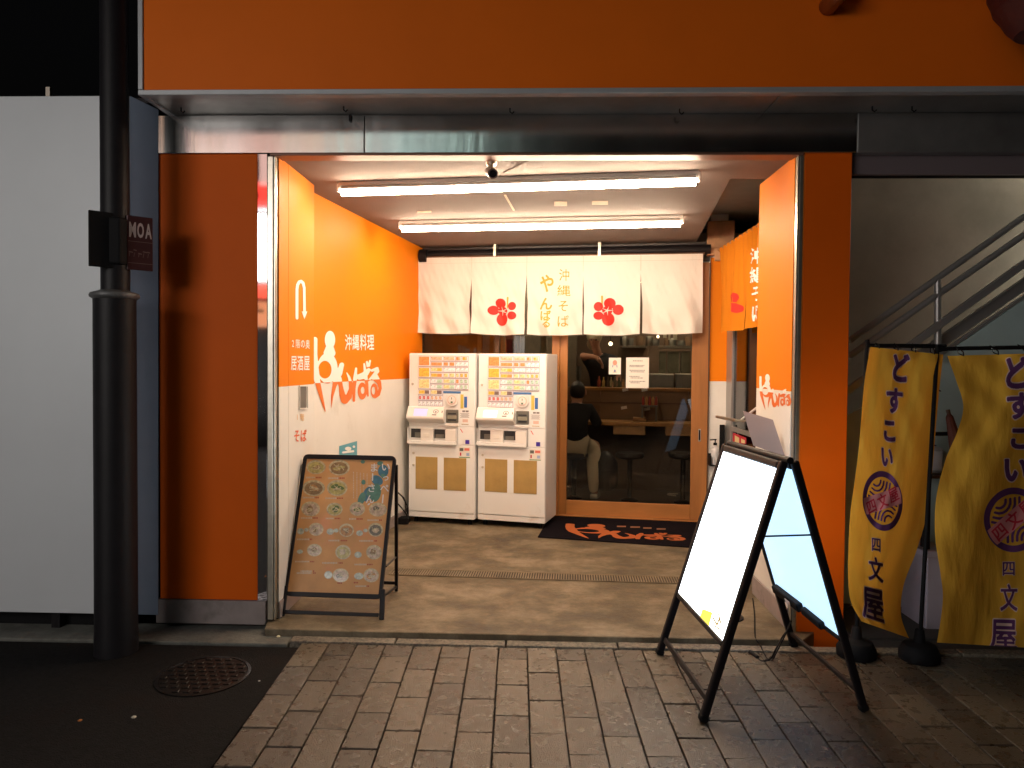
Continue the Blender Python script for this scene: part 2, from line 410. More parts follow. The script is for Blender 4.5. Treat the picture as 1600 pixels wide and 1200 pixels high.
# the shop's brush logo, in the units of a close look (y down)
LOGO = [('e',238,565,118,178), ('h',208,582,77,103),
 ('s',[(90,228,30),(88,400,31),(98,560,36),(115,700,35),(135,780,28),(160,880,22),(190,990,13),(216,1083,2)]),
 ('e',267,232,61,106), ('s',[(265,310,44),(262,380,70)]),
 ('s',[(405,525,28),(378,620,34),(340,700,34),(315,790,22),(292,900,13),(283,1028,2)]),
 ('s',[(335,735,8),(375,690,30),(395,780,24),(412,880,34),(440,938,46),(488,898,36),(512,810,22),(508,730,20),(490,670,15),(463,618,6)]),
 ('s',[(573,568,13),(562,680,23),(548,800,19),(547,945,15)]),
 ('s',[(612,668,34),(665,650,40),(722,585,22)]), ('s',[(668,515,11),(684,640,20),(700,760,18),(712,890,10)]),
 ('e',645,832,53,100), ('h',650,825,22,42),
 ('s',[(700,492,13),(707,540,13)]), ('s',[(737,478,12),(726,538,11)]),
 ('s',[(760,592,16),(820,568,18),(822,600,24),(768,662,18),(716,712,8)]),
 ('s',[(795,672,42),(840,728,26),(856,800,18),(836,872,18),(795,905,14)]),
 ('e',785,828,42,86), ('h',776,828,20,46)]
def logo_poly(n=110, cut=None, side=1): return raster(LOGO, (40, 90, 900, 1110), n, cut, side)

# ------------------------------------------------------------------ recess frame (turned against the street front)
TH = R(8.8)
U = Vector((math.cos(TH), -math.sin(TH), 0)); Vv = Vector((math.sin(TH), math.cos(TH), 0))
pB = hZ(960, 809.5, 0); pL = hZ(495, 303.2, 2.70); pL.z = 0; pB.z = 0
O = pL + Vv*((pB-pL).dot(Vv))            # back left corner on the floor
RF = Matrix((U, Vv, Vector((0,0,1)))).transposed().to_4x4(); RF.translation = O
def ab(px, py, b=0.):                     # pixel -> (a, z) on the plane b = const
    p = hP(px, py, O+Vv*b, Vv); q = p-O; return q.dot(U), p.z
def rf(a, b, z): return RF @ Vector((a, b, z))
def rbox(mb, a0, a1, b0, b1, z0, z1): return mb.box((a0,b0,z0), (a1,b1,z1), RF)
ZCL = 2.70; YF = 4.26; ZDIV = 1.365

# ================================================================== SETTING
def gz(y): return -.035 - .03*(4.15-y)
g = MB(); 
for (x0,x1,y0,y1) in ((-12,12,-12,12),):
    g.add([(x0,y0,gz(y0)-.075),(x1,y0,gz(y0)-.075),(x1,y1,gz(4.15)-.2),(x0,y1,gz(4.15)-.2)], [(0,1,2,3)])
tag(part('ground', g, m_asph, None), 'dark ground under the street and the buildings', None, None, 'structure')
# asphalt on the left of the paving
bl0 = hZ(470, 1006, gz(4.05)); bl1 = hZ(330, 1200, gz(2.8)); 
COLD = (Vector((bl0.x, bl0.y, 0))-Vector((bl1.x, bl1.y, 0))).normalized()    # direction of the paver columns
def bx(y): return bl0.x + (y-bl0.y)*COLD.x/COLD.y
a_ = MB(); ys = [4.0, -2.0, -6.0]
vs = []
for y in ys: vs += [(-12, y, gz(y)-.012), (bx(max(y, -1))-.004, y, gz(y)-.012)]
a_.add(vs, [(0,2,3,1),(2,4,5,3)])
tag(part('road', a_, m_asph, None), 'dark patched asphalt left of the brick paving', None, None, 'structure')
# pavers
pv = bpy.data.objects.new('pavement', None); C.objects.link(pv); W[pv] = Matrix(); tag(pv, 'brown brick paved footway in front of the shop', None, None, 'structure')
PW, PL, GAP = .1555, .300, .0062
perp = Vector((COLD.y, -COLD.x, 0))
yaw = math.atan2(COLD.x, COLD.y)
slope = Matrix.Rotation(math.atan(.03), 4, 'X')
def paver_mesh(L, wd, seed):
    rnd = random.Random(seed); bm = MB(); c = [(-wd/2, -L/2), (wd/2, -L/2), (wd/2, L/2), (-wd/2, L/2)]
    c = [(x+rnd.uniform(-.0012,.0012), y+rnd.uniform(-.0015,.0015)) for x, y in c]
    bm.prism(c, -.05, 0)
    return mesh('paver', bm, m_pav, None, .0035, 2)
pms = [paver_mesh(PL-GAP, PW-GAP, s) for s in range(8)]; pmh = [paver_mesh(PL/2-GAP, PW-GAP, s) for s in range(4)]
org = Vector((bl0.x, bl0.y, 0)); top_y = 4.035
def visible(p):
    v = p - EYE; c = Vector((v.dot(Vector((XC[0],YC[0],ZC[0]))), v.dot(Vector((XC[1],YC[1],ZC[1]))), v.dot(Vector((XC[2],YC[2],ZC[2])))))
    if c.z >= -.1: return False
    x = 800 + c.x/-c.z*FPX; y = 600 - c.y/-c.z*FPX
    return -60 < x < 1680 and y < 1290
npv = 0; rest = MB()
slant = perp.y/perp.x
for k in range(0, 34):
    o0 = org + perp*((k+.5)*PW)
    s = 0 if k % 2 == 0 else PL*.5
    topo = (top_y - o0.y)/COLD.y               # distance along the column to the kerb line
    t = topo; first = True
    while True:
        L = PL/2 if (first and k % 2) else PL
        c = o0 + COLD*(t-L/2); c.z = gz(c.y)
        ext = 0 if c.y > 1.2 else 1
        if c.y < 0.6: break
        if visible(c) and npv < 296:
            me = random.choice(pmh if L < PL else pms)
            m = Matrix.Translation(c+Vector((0,0,random.uniform(-.0012,.0012)))) @ Matrix.Rotation(-yaw, 4, 'Z') @ slope
            m = m @ Matrix.Rotation(R(random.gauss(0,.5)), 4, 'X') @ Matrix.Rotation(R(random.gauss(0,.5)), 4, 'Y')
            piece('paver', me, pv, m); npv += 1
        else:
            m = Matrix.Translation(c) @ Matrix.Rotation(-yaw, 4, 'Z') @ slope
            rest.box((-(PW-GAP)/2, -(L-GAP)/2, -.05), ((PW-GAP)/2, (L-GAP)/2, 0), m)
        t -= L; first = False
ro = part('paver_field', rest, mat('paver_surface_far', (.088,.068,.048), .42, var=.4, vscale=12, bump=.8, bscale=95), pv); ro['kind'] = 'stuff'
far = MB(); far.add([(bx(.6), .6, gz(.6)-.01), (6, .6, gz(.6)-.01), (6, -6, gz(-6)-.01), (bx(-1), -6, gz(-6)-.01)], [(0,1,2,3)])
part('joint_bed', MB().add([(bx(.6)+.02,.6,gz(.6)-.030),(6,.6,gz(.6)-.030),(6,4.04,gz(4.04)-.030),(bx(4.04)+.02,4.04,gz(4.04)-.030)],[(0,1,2,3)]), mat('dark_joint_sand', (.022,.019,.016), .9, bump=.5, bscale=200), pv)
part('paved_surface', far, mat('paver_surface_far', (.15,.12,.09)), pv)
# granite kerb line
kb = bpy.data.objects.new('kerb', None); C.objects.link(kb); W[kb] = Matrix(); tag(kb, 'row of rough granite kerb stones along the shop threshold', None, None, 'structure')
xs = [hZ(452,1000,-.03).x] + [hZ(p,1000,-.03).x for p in (619, 791, 963, 1130, 1300)]
xs = [xs[0], xs[1], xs[2], xs[3], xs[4], xs[5], xs[5]+.62, xs[5]+1.24, xs[5]+1.86]
for x0, x1 in zip(xs[:-1], xs[1:]):
    b = MB().box((x0+.004, 4.038, -.15), (x1-.004, 4.118, -.028+random.uniform(-.003,.003)))
    part('kerb_stone', b, m_gran, kb, .006, 2)
# dull concrete strip on the left
ks = MB(); ks.box((-9, 4.02, -.2), (xs[0]-.006, 4.30, -.040)); 
kt = part('kerb_strip', ks, m_conc, None, .008, 2); tag(kt, 'dull concrete kerb strip under the white hoarding', None, None, 'structure')
# recess floor
XL = hY(431, 600, YF).x; XR = hY(1240, 600, YF).x
fl = MB(); fl.prism([(XL-.02, 4.135), (-1.0, 4.122), (-.3, 4.124), (.3, 4.120), (1.2, 4.124), (XR+.03, 4.126), (2.1, 4.9), (2.3, 8), (-2, 8), (-1.75, 5)], -.18, 0)
flo = part('floor', fl, m_floor, None, .004); tag(flo, 'stained concrete floor of the shop entrance recess', None, None, 'structure')
# cement fillet along the bottom of the left wall
# footing behind the pillars
tag(part('footing', MB().box((-2.19, 4.305, -.19), (XL-.05, 4.9, -.03)), m_conc, None), 'dark concrete footing below the left orange pillar', None, None, 'structure')

# ================================================================== SHOP BUILDING
shop = thing('shop_building', 'orange noodle shop front with a lit recessed entrance under a wide fascia', 'building', (0, YF, 0))
ZB, ZT = ZCL, hY(800, 179, YF).z           # lintel
xf0 = hY(216, 100, 3.92).x; yf = 3.92
zf = hY(700, 147, yf).z
XP0, XP1 = hY(249,600,YF).x, hY(402,600,YF).x
XQ0, XQ1 = hY(1252,600,YF).x, hY(1325,600,YF).x
# fascia box
fa = part('fascia', MB().box((xf0+.028, yf+.004, zf+.028), (3.2, yf+.05, zf+1.6)).box((3.206, yf+.004, zf+.028), (6.0, yf+.05, zf+1.6)), m_org_fac, shop, .002)
tr = MB().box((xf0, yf-.006, zf), (6.0, yf+.05, zf+.028)).box((xf0, yf-.006, zf+.029), (xf0+.027, yf+.05, zf+1.6)).box((xf0, yf+.051, zf), (xf0+.03, YF+.2, zf+1.6))
part('trim', tr, m_trim, fa, .003)
sof = part('soffit', MB().box((xf0+.031, yf+.051, ZT), (1.25, YF+.3, ZT+.03)).box((1.256, yf+.051, ZT), (6.0, YF+.3, ZT+.03)), m_sofft, shop, .002)
for px, py in ((283,168),(537,166),(797,169),(1062,170),(1363,166),(1425,166)):
    p = hZ(px, py, ZT); part('hook', MB().tube([(p.x,p.y,ZT+.002),(p.x,p.y,ZT-.02),(p.x+.012,p.y,ZT-.03),(p.x+.022,p.y-.004,ZT-.02)], .004, 6), m_dark, sof)
# lintel cladding in two sheets with a seam
lin = part('lintel', MB().box((XP0-.03, YF-.012, ZB+.004), (-1.0, YF+.06, ZT-.001)), m_steel, shop, .003)
xs1 = hY(548,200,YF).x; lin2 = None
part('lintel', MB().box((-.997, YF-.012, ZB+.004), (XQ1+.02, YF+.06, ZT-.001)), m_steel, shop, .003)
part('lintel', MB().box((XQ1+.023, YF-.012, ZB+.004), (6.0, YF+.06, ZT-.001)), m_sofft, shop, .003)
part('drip_edge', MB().box((XL-.03, YF-.014, ZB-.010), (XR+.03, YF+.10, ZB+.003)), mat('reddish_edge_metal', (.20,.10,.07), .5, .4), shop, .001)
p = hY(547, 184, YF-.02); part('hook', MB().box((p.x-.006,YF-.03,p.z-.02),(p.x+.006,YF-.013,p.z+.015)), m_dark, shop)
# front pillars
pil = part('pillar', MB().box((XP0, YF, .12), (XP1, YF+.7, ZB+.003)), m_pilp, shop, .003, label='left orange pillar beside the street pole')
part('base_panel', MB().box((XP0-.02, YF-.012, -.02), (XP1+.05, YF+.7, .118)), m_base, pil, .003)
part('mirror_strip', MB().box((XP1+.002, YF-.004, .12), (hY(418,600,YF).x, YF+.05, ZB+.003)), m_chrome, pil, .002)
fx0, fx1 = hY(418.5,600,YF).x, hY(427,600,YF).x
part('door_track', MB().box((fx0, YF-.006, .01), (fx1, YF+.04, ZB-.012)).box((fx1+.003, YF-.002, .01), (XL-.003, YF+.035, ZB-.012)), m_alum, pil, .002)
pr = part('pillar', MB().box((XQ0, YF, -.09), (XQ1, YF+.62, ZB+.003)), m_pilp, shop, .003, label='right orange pillar beside the stair entrance')
part('door_track', MB().box((XR+.003, YF-.002, .0), (XR+.010, YF+.035, ZB-.012)).box((XR+.013, YF-.006, .0), (XR+.034, YF+.04, ZB-.012)), m_alum, pr, .002)
part('edge_strip', MB().box((XR+.036, YF-.002, .0), (XQ0-.002, YF+.03, ZB-.004)), mat('orange_edge', (.7,.2,.02), .3), pr)
# short side panels running straight back from the front
YA = hX(490, 289.4, XL).y
XN = XR; YN = hX(1187, 283, XN).y
def twotone(parent, lo, hi, axis_boxes):
    up = MB(); dn = MB(); sk = MB()
    return up, dn
wl = part('wall', MB().box((XL-.4, YF+.06, 0), (XL-.004, YA, ZCL)), m_wht, shop, label='short left return wall at the mouth of the recess')
ysm = hX(449.7, 600, XL).y
for y0, y1 in ((YF+.042, ysm-.002), (ysm+.002, YA+.001)):
    part('upper_panel', MB().box((XL-.003, y0, ZDIV), (XL+.004, y1, ZCL-.001)), m_org, wl, .001)
    part('lower_panel', MB().box((XL-.003, y0, .10), (XL+.004, y1, ZDIV-.001)), m_wht, wl, .001)
part('skirting', MB().box((XL-.002, YF+.042, 0), (XL+.010, YA, .098)), m_base, wl, .002)
wr = part('wall', MB().box((XN+.006, YF+.06, -.02), (XQ1-.002, YN, ZCL-.001)), m_wht, shop, label='orange over white side of the right pillar')
part('upper_panel', MB().box((XN, YF+.042, ZDIV), (XN+.005, YN-.001, ZCL-.001)), m_org, wr, .001)
part('lower_panel', MB().box((XN, YF+.042, .122), (XN+.005, YN-.001, ZDIV-.001)), m_wht, wr, .001)
part('skirting', MB().box((XN-.008, YF+.042, 0), (XN+.005, YN, .120)), m_base, wr, .002)
# long left wall of the recess (turned)
b_a = (pL-O).dot(Vv); L0 = b_a-.25
WLn = MB(); rbox(WLn, -.25, -.006, L0, 0, 0, ZCL)
ll = part('wall', WLn, m_wht, shop, label='long left wall of the recess with the white brush logo')
q = MB(); rbox(q, -.005, 0, L0, -.001, ZDIV, ZCL-.001); part('upper_panel', q, m_org, ll)
q = MB(); rbox(q, -.005, 0, L0, -.001, .10, ZDIV-.001); part('lower_panel', q, m_wht, ll)
q = MB(); rbox(q, -.005, .012, L0, -.001, 0, .098); part('skirting', q, m_base, ll, .002)
q = MB(); rbox(q, .0, .055, -.065, -.001, .0, ZDIV-.04); part('corner_duct', q, m_wht, ll, .004)
# wall prints
def lw(px, py, off=.003):      # onto the long wall plane a = off
    n = U; return hP(px, py, O+U*off, n)
def lz(zx, zy): return lw(480+zx/7.5, 500+zy/7.5)
cutf = lambda X: 742-(X-60)*.0605
part('logo', printed(MB(), logo_poly(120, cutf, 1), lz), m_decal, ll)
part('logo', printed(MB(), logo_poly(120, cutf, -1), lz), m_decor, ll)
def wtext(s, px0, px1, py0, py1, fn, bold=.02, slant=0, mb=None, vertical=False):
    """text squeezed between pixel bounds of a wall"""
    mb = mb or MB(); n = len(s)
    for i, ch in enumerate(s):
        vs, fs = glyph(ch, bold)
        for f0, f1 in ((0,1),):
            if vertical:
                cx = (px0+px1)/2; cy = py0+(i+.5)*(py1-py0)/n; wx = (px1-px0); wy = (py1-py0)/n*.95
            else:
                cx = px0+(i+.5)*(px1-px0)/n; cy = (py0+py1)/2+slant*(cx-px0); wx = (px1-px0)/n*.95; wy = py1-py0
            mb.add([fn(cx+x*wx, cy-y*wy) for x, y in vs], fs)
    return mb
part('lettering', wtext('沖縄料理', 538.5, 585, 521.5, 548, lw, .03), m_decal, ll)
sw = lambda px, py: hX(px, py, XL+.0065)
part('lettering', wtext('2階の奥', 454, 484.5, 529, 544, sw, .02, .05), m_decal, wl)
part('lettering', wtext('居酒屋', 454, 484.5, 555, 580, sw, .03, .0), m_decal, wl)
part('lettering', wtext('1階', 461, 476, 646, 658, sw, .01), mat('amber_vinyl', (.75,.42,.12), .5), wl)
part('lettering', wtext('そば', 458.5, 480, 671, 692, sw, .03, -.06), mat('orange_red_vinyl', (.75,.12,.03), .5), wl)
arrow = [('s',[(464,497,2.3),(464,452,2.3),(465,445,2.3),(467.5,440.5,2.4),(470.5,439.5,2.4),(473.5,442,2.2),(475.3,450,2.1),(475.8,486,2.1)])]
arm = printed(MB(), raster(arrow, (460,435,481,502), 60), sw); arm.add([sw(471.3,486.5), sw(480.2,486.5), sw(475.6,499)], [(0,1,2)])
part('arrow_print', arm, m_decal, wl)
part('wall_slot', MB().add([sw(468.5,604),sw(478.5,603.5),sw(478.5,637),(sw(468.5,637.5))],[(0,1,2,3)]), mat('grey_slot', (.12,.11,.10), .5), wl)
fr = MB(); 
for a_, b_ in (((467,603),(479.5,603)),((467,638.5),(479.5,638.5)),((467,603),(467,638.5)),((479.5,603),(479.5,638.5))):
    fr.bar(sw(*a_)+Vector((.004,0,0)), sw(*b_)+Vector((.004,0,0)), .008, .006, (1,0,0))
part('slot_frame', fr, m_wht, wl)
st = MB(); st.add([lw(530,697),lw(558,689),lw(558,712),lw(530,712)], [(0,1,2,3)])
part('poster', st, mat('blue_poster', (.10,.36,.46), .5), ll); 
part('poster_print', printed(MB(), raster([('e',544,701,5,3),('s',[(536,707,1.6),(552,705,1.6)]),('e',553,698,2,2)], (528,688,560,714), 40), lambda x,y: lw(x,y,.005)), m_decal, ll)
part('orange_tape', MB().add([lw(452,738),lw(467,733),lw(467,744),lw(452,748)],[(0,1,2,3)]), m_decor, ll)
# logo on the right return panel
rw = lambda px, py: hX(px, py, XN-.0015)
kx = (1236-1186.5)/(870-60); ky = (640-583)/(1085-125)
rz_ = lambda x, y: rw(1186.5+(x-60)*kx, 583+(y-125)*ky + (x-60)*kx*.10)
part('logo', printed(MB(), logo_poly(70, lambda X: 600+X*0, 1), rz_), m_decal, wr)
part('logo', printed(MB(), logo_poly(70, lambda X: 600+X*0, -1), rz_), m_decor, wr)

# ceiling with a raised grey bay on the right
c1 = hZ(1187,281,ZCL); c2 = hZ(1141,279.5,ZCL); c3 = hZ(1093,363,ZCL)
c3b = rf((c3-O).dot(U), 0, 0)
ceil = MB().prism([(XL-.3, YF+.1), (XR+.3, YF+.1), (XR+.3, c1.y), (c2.x, c2.y), (c3b.x, c3b.y), tuple(rf(-.2,0,0))[:2], (-1.9, 5)], ZCL, ZCL+.26)
ce = part('ceiling', ceil, m_ceil, shop, .002)
part('ceiling', MB().prism([(.9,4.6),(3,4.6),(3,8.0),(.9,8.0)], ZCL+.262, ZCL+.32), m_gceil, shop, label='raised grey ceiling bay above the side door')
for pts in (((925,314),(950,314),(950,319),(925,319)), ((866,315),(886,315),(886,321),(866,321)), ((652,330),(674,329),(674,331),(652,332))):
    vs = [hZ(*p, ZCL-.0005) for p in pts]; part('ceiling_patch', MB().extr(vs, (0,0,-.005)), mat('cream_patch', (.72,.58,.42), .7, var=.2), ce)
s0, s1 = hZ(789,304,ZCL), hZ(803,328,ZCL); part('ceiling_patch', MB().bar(s0-Vector((0,0,.004)), s1-Vector((0,0,.004)), .014, .006), mat('cream_patch', (0,0,0)), ce)
s0, s1 = hZ(838,243,ZCL), hZ(786,270,ZCL); part('cable', MB().tube([s0-Vector((0,0,.003)), (s0+s1)/2-Vector((0,0,.004)), s1-Vector((0,0,.003))], .003, 6), m_ceil, ce)

# back wall: glazed timber front in the recess frame (b = 0)
def A(px, py=600, b=0.): return ab(px, py, b)[0]
bw = bpy.data.objects.new('x', None); bpy.data.objects.remove(bw)
a_win0 = A(650); a_j0 = A(862, 700); a_j1 = A(874,700); a_g0 = A(886,700); a_g1 = A(1079,700); a_s1 = A(1105,700); a_e = A(1133,700)
zt2 = 2.50
q = MB(); rbox(q, -.02, a_win0, 0, .12, 0, ZCL); part('wall', q, m_dwood, shop, label='dark timber strip at the back left corner')
# corner column on the right of the door, orange over white
cc = MB(); rbox(cc, a_s1+.008, a_e, .004, .25, 0, ZCL+.26); cw = part('wall', cc, m_wht, shop, label='narrow corner column right of the glass door')
q = MB(); rbox(q, a_s1+.008, a_e+.003, -.004, .003, ZDIV, ZCL-.15); part('upper_panel', q, m_org, cw)
q = MB(); rbox(q, a_s1+.008, a_e+.003, -.004, .003, .10, ZDIV-.001); part('lower_panel', q, m_wht, cw)
q = MB(); rbox(q, A(1104)-.02, A(1143), -.10, -.006, 2.56, ZCL+.18); part('beam_end', q, mat('raw_wood', (.45,.24,.12), .6, var=.3, vscale=9), cw, .006)
q = MB(); rbox(q, A(1112), A(1130), -.16, -.101, 2.50, 2.62); part('bracket', q, mat('raw_wood', (.5,.3,.15), .6), cw, .006)
# header and transom
q = MB(); rbox(q, a_win0, a_s1, .02, .12, zt2+.02, ZCL); part('header', q, mat('dark_header', (.03,.022,.02), .4), shop)
q = MB(); rbox(q, .0, A(672), -.30, .0, 2.545, 2.665)
q = MB(); M_ = Matrix((Vv, Vector((0,0,1)), U)).transposed()
q.cyl(rf(.012,-.12,2.60), rf(A(672),-.12,2.60), .068, n=20); sh = part('shutter_box', q, m_dark, shop, smooth=True)
q = MB(); q.cyl(rf(A(672)+.002,-.08,2.615), rf(a_s1,-.08,2.615), .05, n=16); part('shutter_roll', q, m_dark, sh, smooth=True)
# door jambs (two strips), left window frame
q = MB(); rbox(q, a_j0, a_j1, -.045, .08, 0, zt2+.02); part('door_post', q, m_wood, shop, .003)
q = MB(); rbox(q, a_win0, a_j0-.002, -.01, .09, zt2-.04, zt2+.019); part('window_frame', q, m_dwood, shop, .003)
q = MB(); rbox(q, a_win0, a_j0-.002, -.01, .09, 0, .7); lowp = part('wall', q, m_dwood, shop, label='low dark timber wall behind the ticket machines')
m_glass = glass('window_glass', (.80,.78,.74), .9)
m_glass2 = glass('side_door_glass', (.45,.45,.45), .9)
q = MB(); rbox(q, a_win0, a_j0-.003, .03, .036, .702, zt2-.042); part('window_pane', q, m_glass, shop)
for pxm in (776,):
    q = MB(); rbox(q, A(pxm)-.02, A(pxm)+.02, .0, .08, .702, zt2-.042); part('mullion', q, m_dwood, shop, .002)
# floor track
q = MB(); rbox(q, a_j0, a_s1, -.06, .08, .001, .02); part('door_sill', q, m_woodh, shop, .002)
q = MB(); rbox(q, a_s1-.001, a_s1+.007, -.03, .1, 0, zt2); part('door_stop', q, m_dwood, shop)
# sliding door leaf
door = part('sliding_door', (lambda q: (rbox(q, a_j1+.002, a_g0, -.03, .012, .022, zt2), q)[1])(MB()), m_wood, shop, .003, label='timber framed sliding glass door with two paper notices')
q = MB(); rbox(q, a_g1, a_s1-.003, -.03, .012, .022, zt2); part('stile', q, m_wood, door, .003)
zb = ab(960, 784.5, -.03)[1]
q = MB(); rbox(q, a_g0+.001, a_g1-.001, -.028, .010, .022, zb); part('bottom_rail', q, m_woodh, door, .003)
q = MB(); rbox(q, a_g0+.001, a_g1-.001, -.028, .010, zt2-.1, zt2); part('top_rail', q, m_woodh, door, .003)
q = MB(); rbox(q, a_g0, a_g1, -.012, -.007, zb, zt2-.1); part('door_pane', q, m_glass, door)
hz = ab(1093, 680, -.03)[1]; ha = A(1093, 680, -.03)
q = MB(); rbox(q, ha-.012, ha+.012, -.034, -.031, hz-.06, hz+.06); part('handle', q, m_alum, door, .001)
q = MB(); rbox(q, ha-.007, ha+.007, -.0345, -.0342, hz-.05, hz+.05); part('handle_recess', q, m_dark, door)
# notices taped to the door
m_paper = mat('white_paper', (.78,.74,.68), .7)
m_ink = mat('grey_ink', (.22,.20,.20), .7)
def notice(px0, px1, py0, py1, lines, label):
    b = -.0145
    (a0, z1) = ab(px0, py0, b); (a1, z0) = ab(px1, py1, b)
    q = MB(); rbox(q, a0, a1, b-.001, b, z0, z1); o = part('notice', q, m_paper, None); tag(o, label, 'notice', None)
    rnd = random.Random(px0); q = MB(); H = z1-z0; Wd = a1-a0
    for t, l0, l1 in lines:
        x = a0+l0*Wd
        while x < a0+l1*Wd:
            L = rnd.uniform(.006,.016); zz = z1-t*H; rbox(q, x, min(x+L, a0+l1*Wd), b-.0016, b-.0012, zz-.004, zz+.004); x += L+.004
    part('text_lines', q, m_ink, o); return o, a0, a1, z0, z1
notice(978.5, 1013.5, 558.5, 606.5, [(.11,.3,.72),(.26,.15,.8),(.30,.15,.75),(.42,.15,.82),(.47,.2,.8),(.62,.15,.6),(.67,.2,.75),(.78,.15,.85),(.83,.2,.6)], 'larger white paper notice with grey lines taped to the glass door')
o, a0, a1, z0, z1 = notice(951.5, 970, 559, 585, [(.86,.4,.65)], 'smaller white notice with a pink round figure on the glass door')
W_, H_ = a1-a0, z1-z0
fig = raster([('e',.5,.30,.18,.16)], (0,0,1,1), 30); part('pink_print', printed(MB(), fig, lambda x,y: rf(a0+x*W_, -.0162, z1-y*H_)), mat('pink_ink', (.7,.3,.22), .7), o)
fig = raster([('s',[(.34,.44,.03),(.32,.56,.03)]),('s',[(.66,.44,.03),(.68,.56,.03)]),('e',.5,.78,.08,.07)], (0,0,1,1), 40); part('blue_print', printed(MB(), fig, lambda x,y: rf(a0+x*W_, -.0163, z1-y*H_)), mat('blue_ink', (.2,.25,.45), .7), o)

# side wall of the recess with a glazed aluminium door
pc = rf(a_e, 0, 0); XS = pc.x; 
def sy(px): return hX(px, 600, XS).y
sd = part('wall', MB().box((XS+.001, YN, 0), (XS+.10, 5.55, ZCL+.26)), m_wht, shop, label='hidden side wall behind the right pillar')
m_galu = mat('grey_aluminium', (.40,.40,.40), .4, .7)
sdoor = part('side_door', MB().box((XS, sy(1143), .02), (XS+.05, pc.y-.005, 2.69)), m_galu, shop, .003, label='grey aluminium glazed side door behind the orange curtain')
part('stile', MB().box((XS, 5.55, .02), (XS+.05, 5.60, 2.69)), m_galu, sdoor, .003)
part('door_rail', MB().box((XS+.002, 5.601, .02), (XS+.048, sy(1143)-.001, .12)).box((XS+.002, 5.601, hX(1160,679,XS).z), (XS+.048, sy(1143)-.001, hX(1160,672,XS).z)).box((XS+.002, 5.601, 2.6), (XS+.048, sy(1143)-.001, 2.69)), m_galu, sdoor, .002)
part('door_pane', MB().box((XS+.022, 5.601, .121), (XS+.028, sy(1143)-.001, 2.599)), m_glass2, sdoor)
# lever handle standing off the side door
h0, h1 = hX(1120,651,XS-.16), hX(1150,657,XS-.10)
hd = MB().tube([h0, h1], .014, 12).tube([h1, Vector((XS, h1.y-.02, h1.z))], .010, 10)
part('handle', hd, m_alum, sdoor, smooth=True)
part('push_bar', MB().tube([hX(1157,657,XS-.05), hX(1184,636,XS-.05)], .010, 10), m_decal, sdoor, smooth=True)
q = MB(); q.add([hX(1145,676,XS-.004),hX(1166,684,XS-.004),hX(1166,694,XS-.004),hX(1145,694,XS-.004)],[(0,1,2,3)]); part('sticker', q, m_redtx, sdoor)
q = MB(); q.add([hX(1148,680,XS-.006),hX(1155,684,XS-.006),hX(1155,692,XS-.006),hX(1148,692,XS-.006)],[(0,1,2,3)]); q.add([hX(1158,685,XS-.006),hX(1164,688,XS-.006),hX(1164,693,XS-.006),hX(1158,692,XS-.006)],[(0,1,2,3)]); part('sticker_print', q, mat('cream_print', (.7,.6,.3), .6), sdoor)
# rear shell of the building so nothing is open to the night
sh_ = MB(); rbox(sh_, -2.6, 4.6, 3.3, 3.5, -.1, 3.4)
rbox(sh_, -2.6, -2.4, -.2, 3.3, -.1, 3.4); rbox(sh_, 4.4, 4.6, -1.25, 3.3, -.1, 3.4); 
part('outer_wall', sh_, mat('brown_interior_wall', (.22,.15,.10), .7, var=.2, vscale=3), shop)
q = MB(); rbox(q, -2.4, -.256, .0, .06, 0, 3.0); part('outer_wall', q, m_dwood, shop)
q = MB(); rbox(q, -2.6, 4.6, .13, 3.5, 2.72, 2.8); part('interior_ceiling', q, mat('dim_interior_ceiling', (.25,.22,.19), .8), shop)
q = MB(); q.box((-2.4, YF+.1, ZCL+.33), (6, 8.6, ZCL+.36)); part('roof', q, m_dark, shop)
q = MB(); rbox(q, -2.6, 4.6, .085, 3.5, -.05, .012); part('interior_floor', q, mat('dark_floor_tile', (.05,.038,.03), .35, var=.3, vscale=5), shop)
# partition closing the side vestibule
part('outer_wall', MB().box((XS+1.0, 5.6, 0), (XS+1.1, 8.2, 2.9)).box((XS+.101, 5.45, 0), (XS+1.1, 5.59, 2.9)), mat('brown_interior_wall', (0,0,0)), shop)

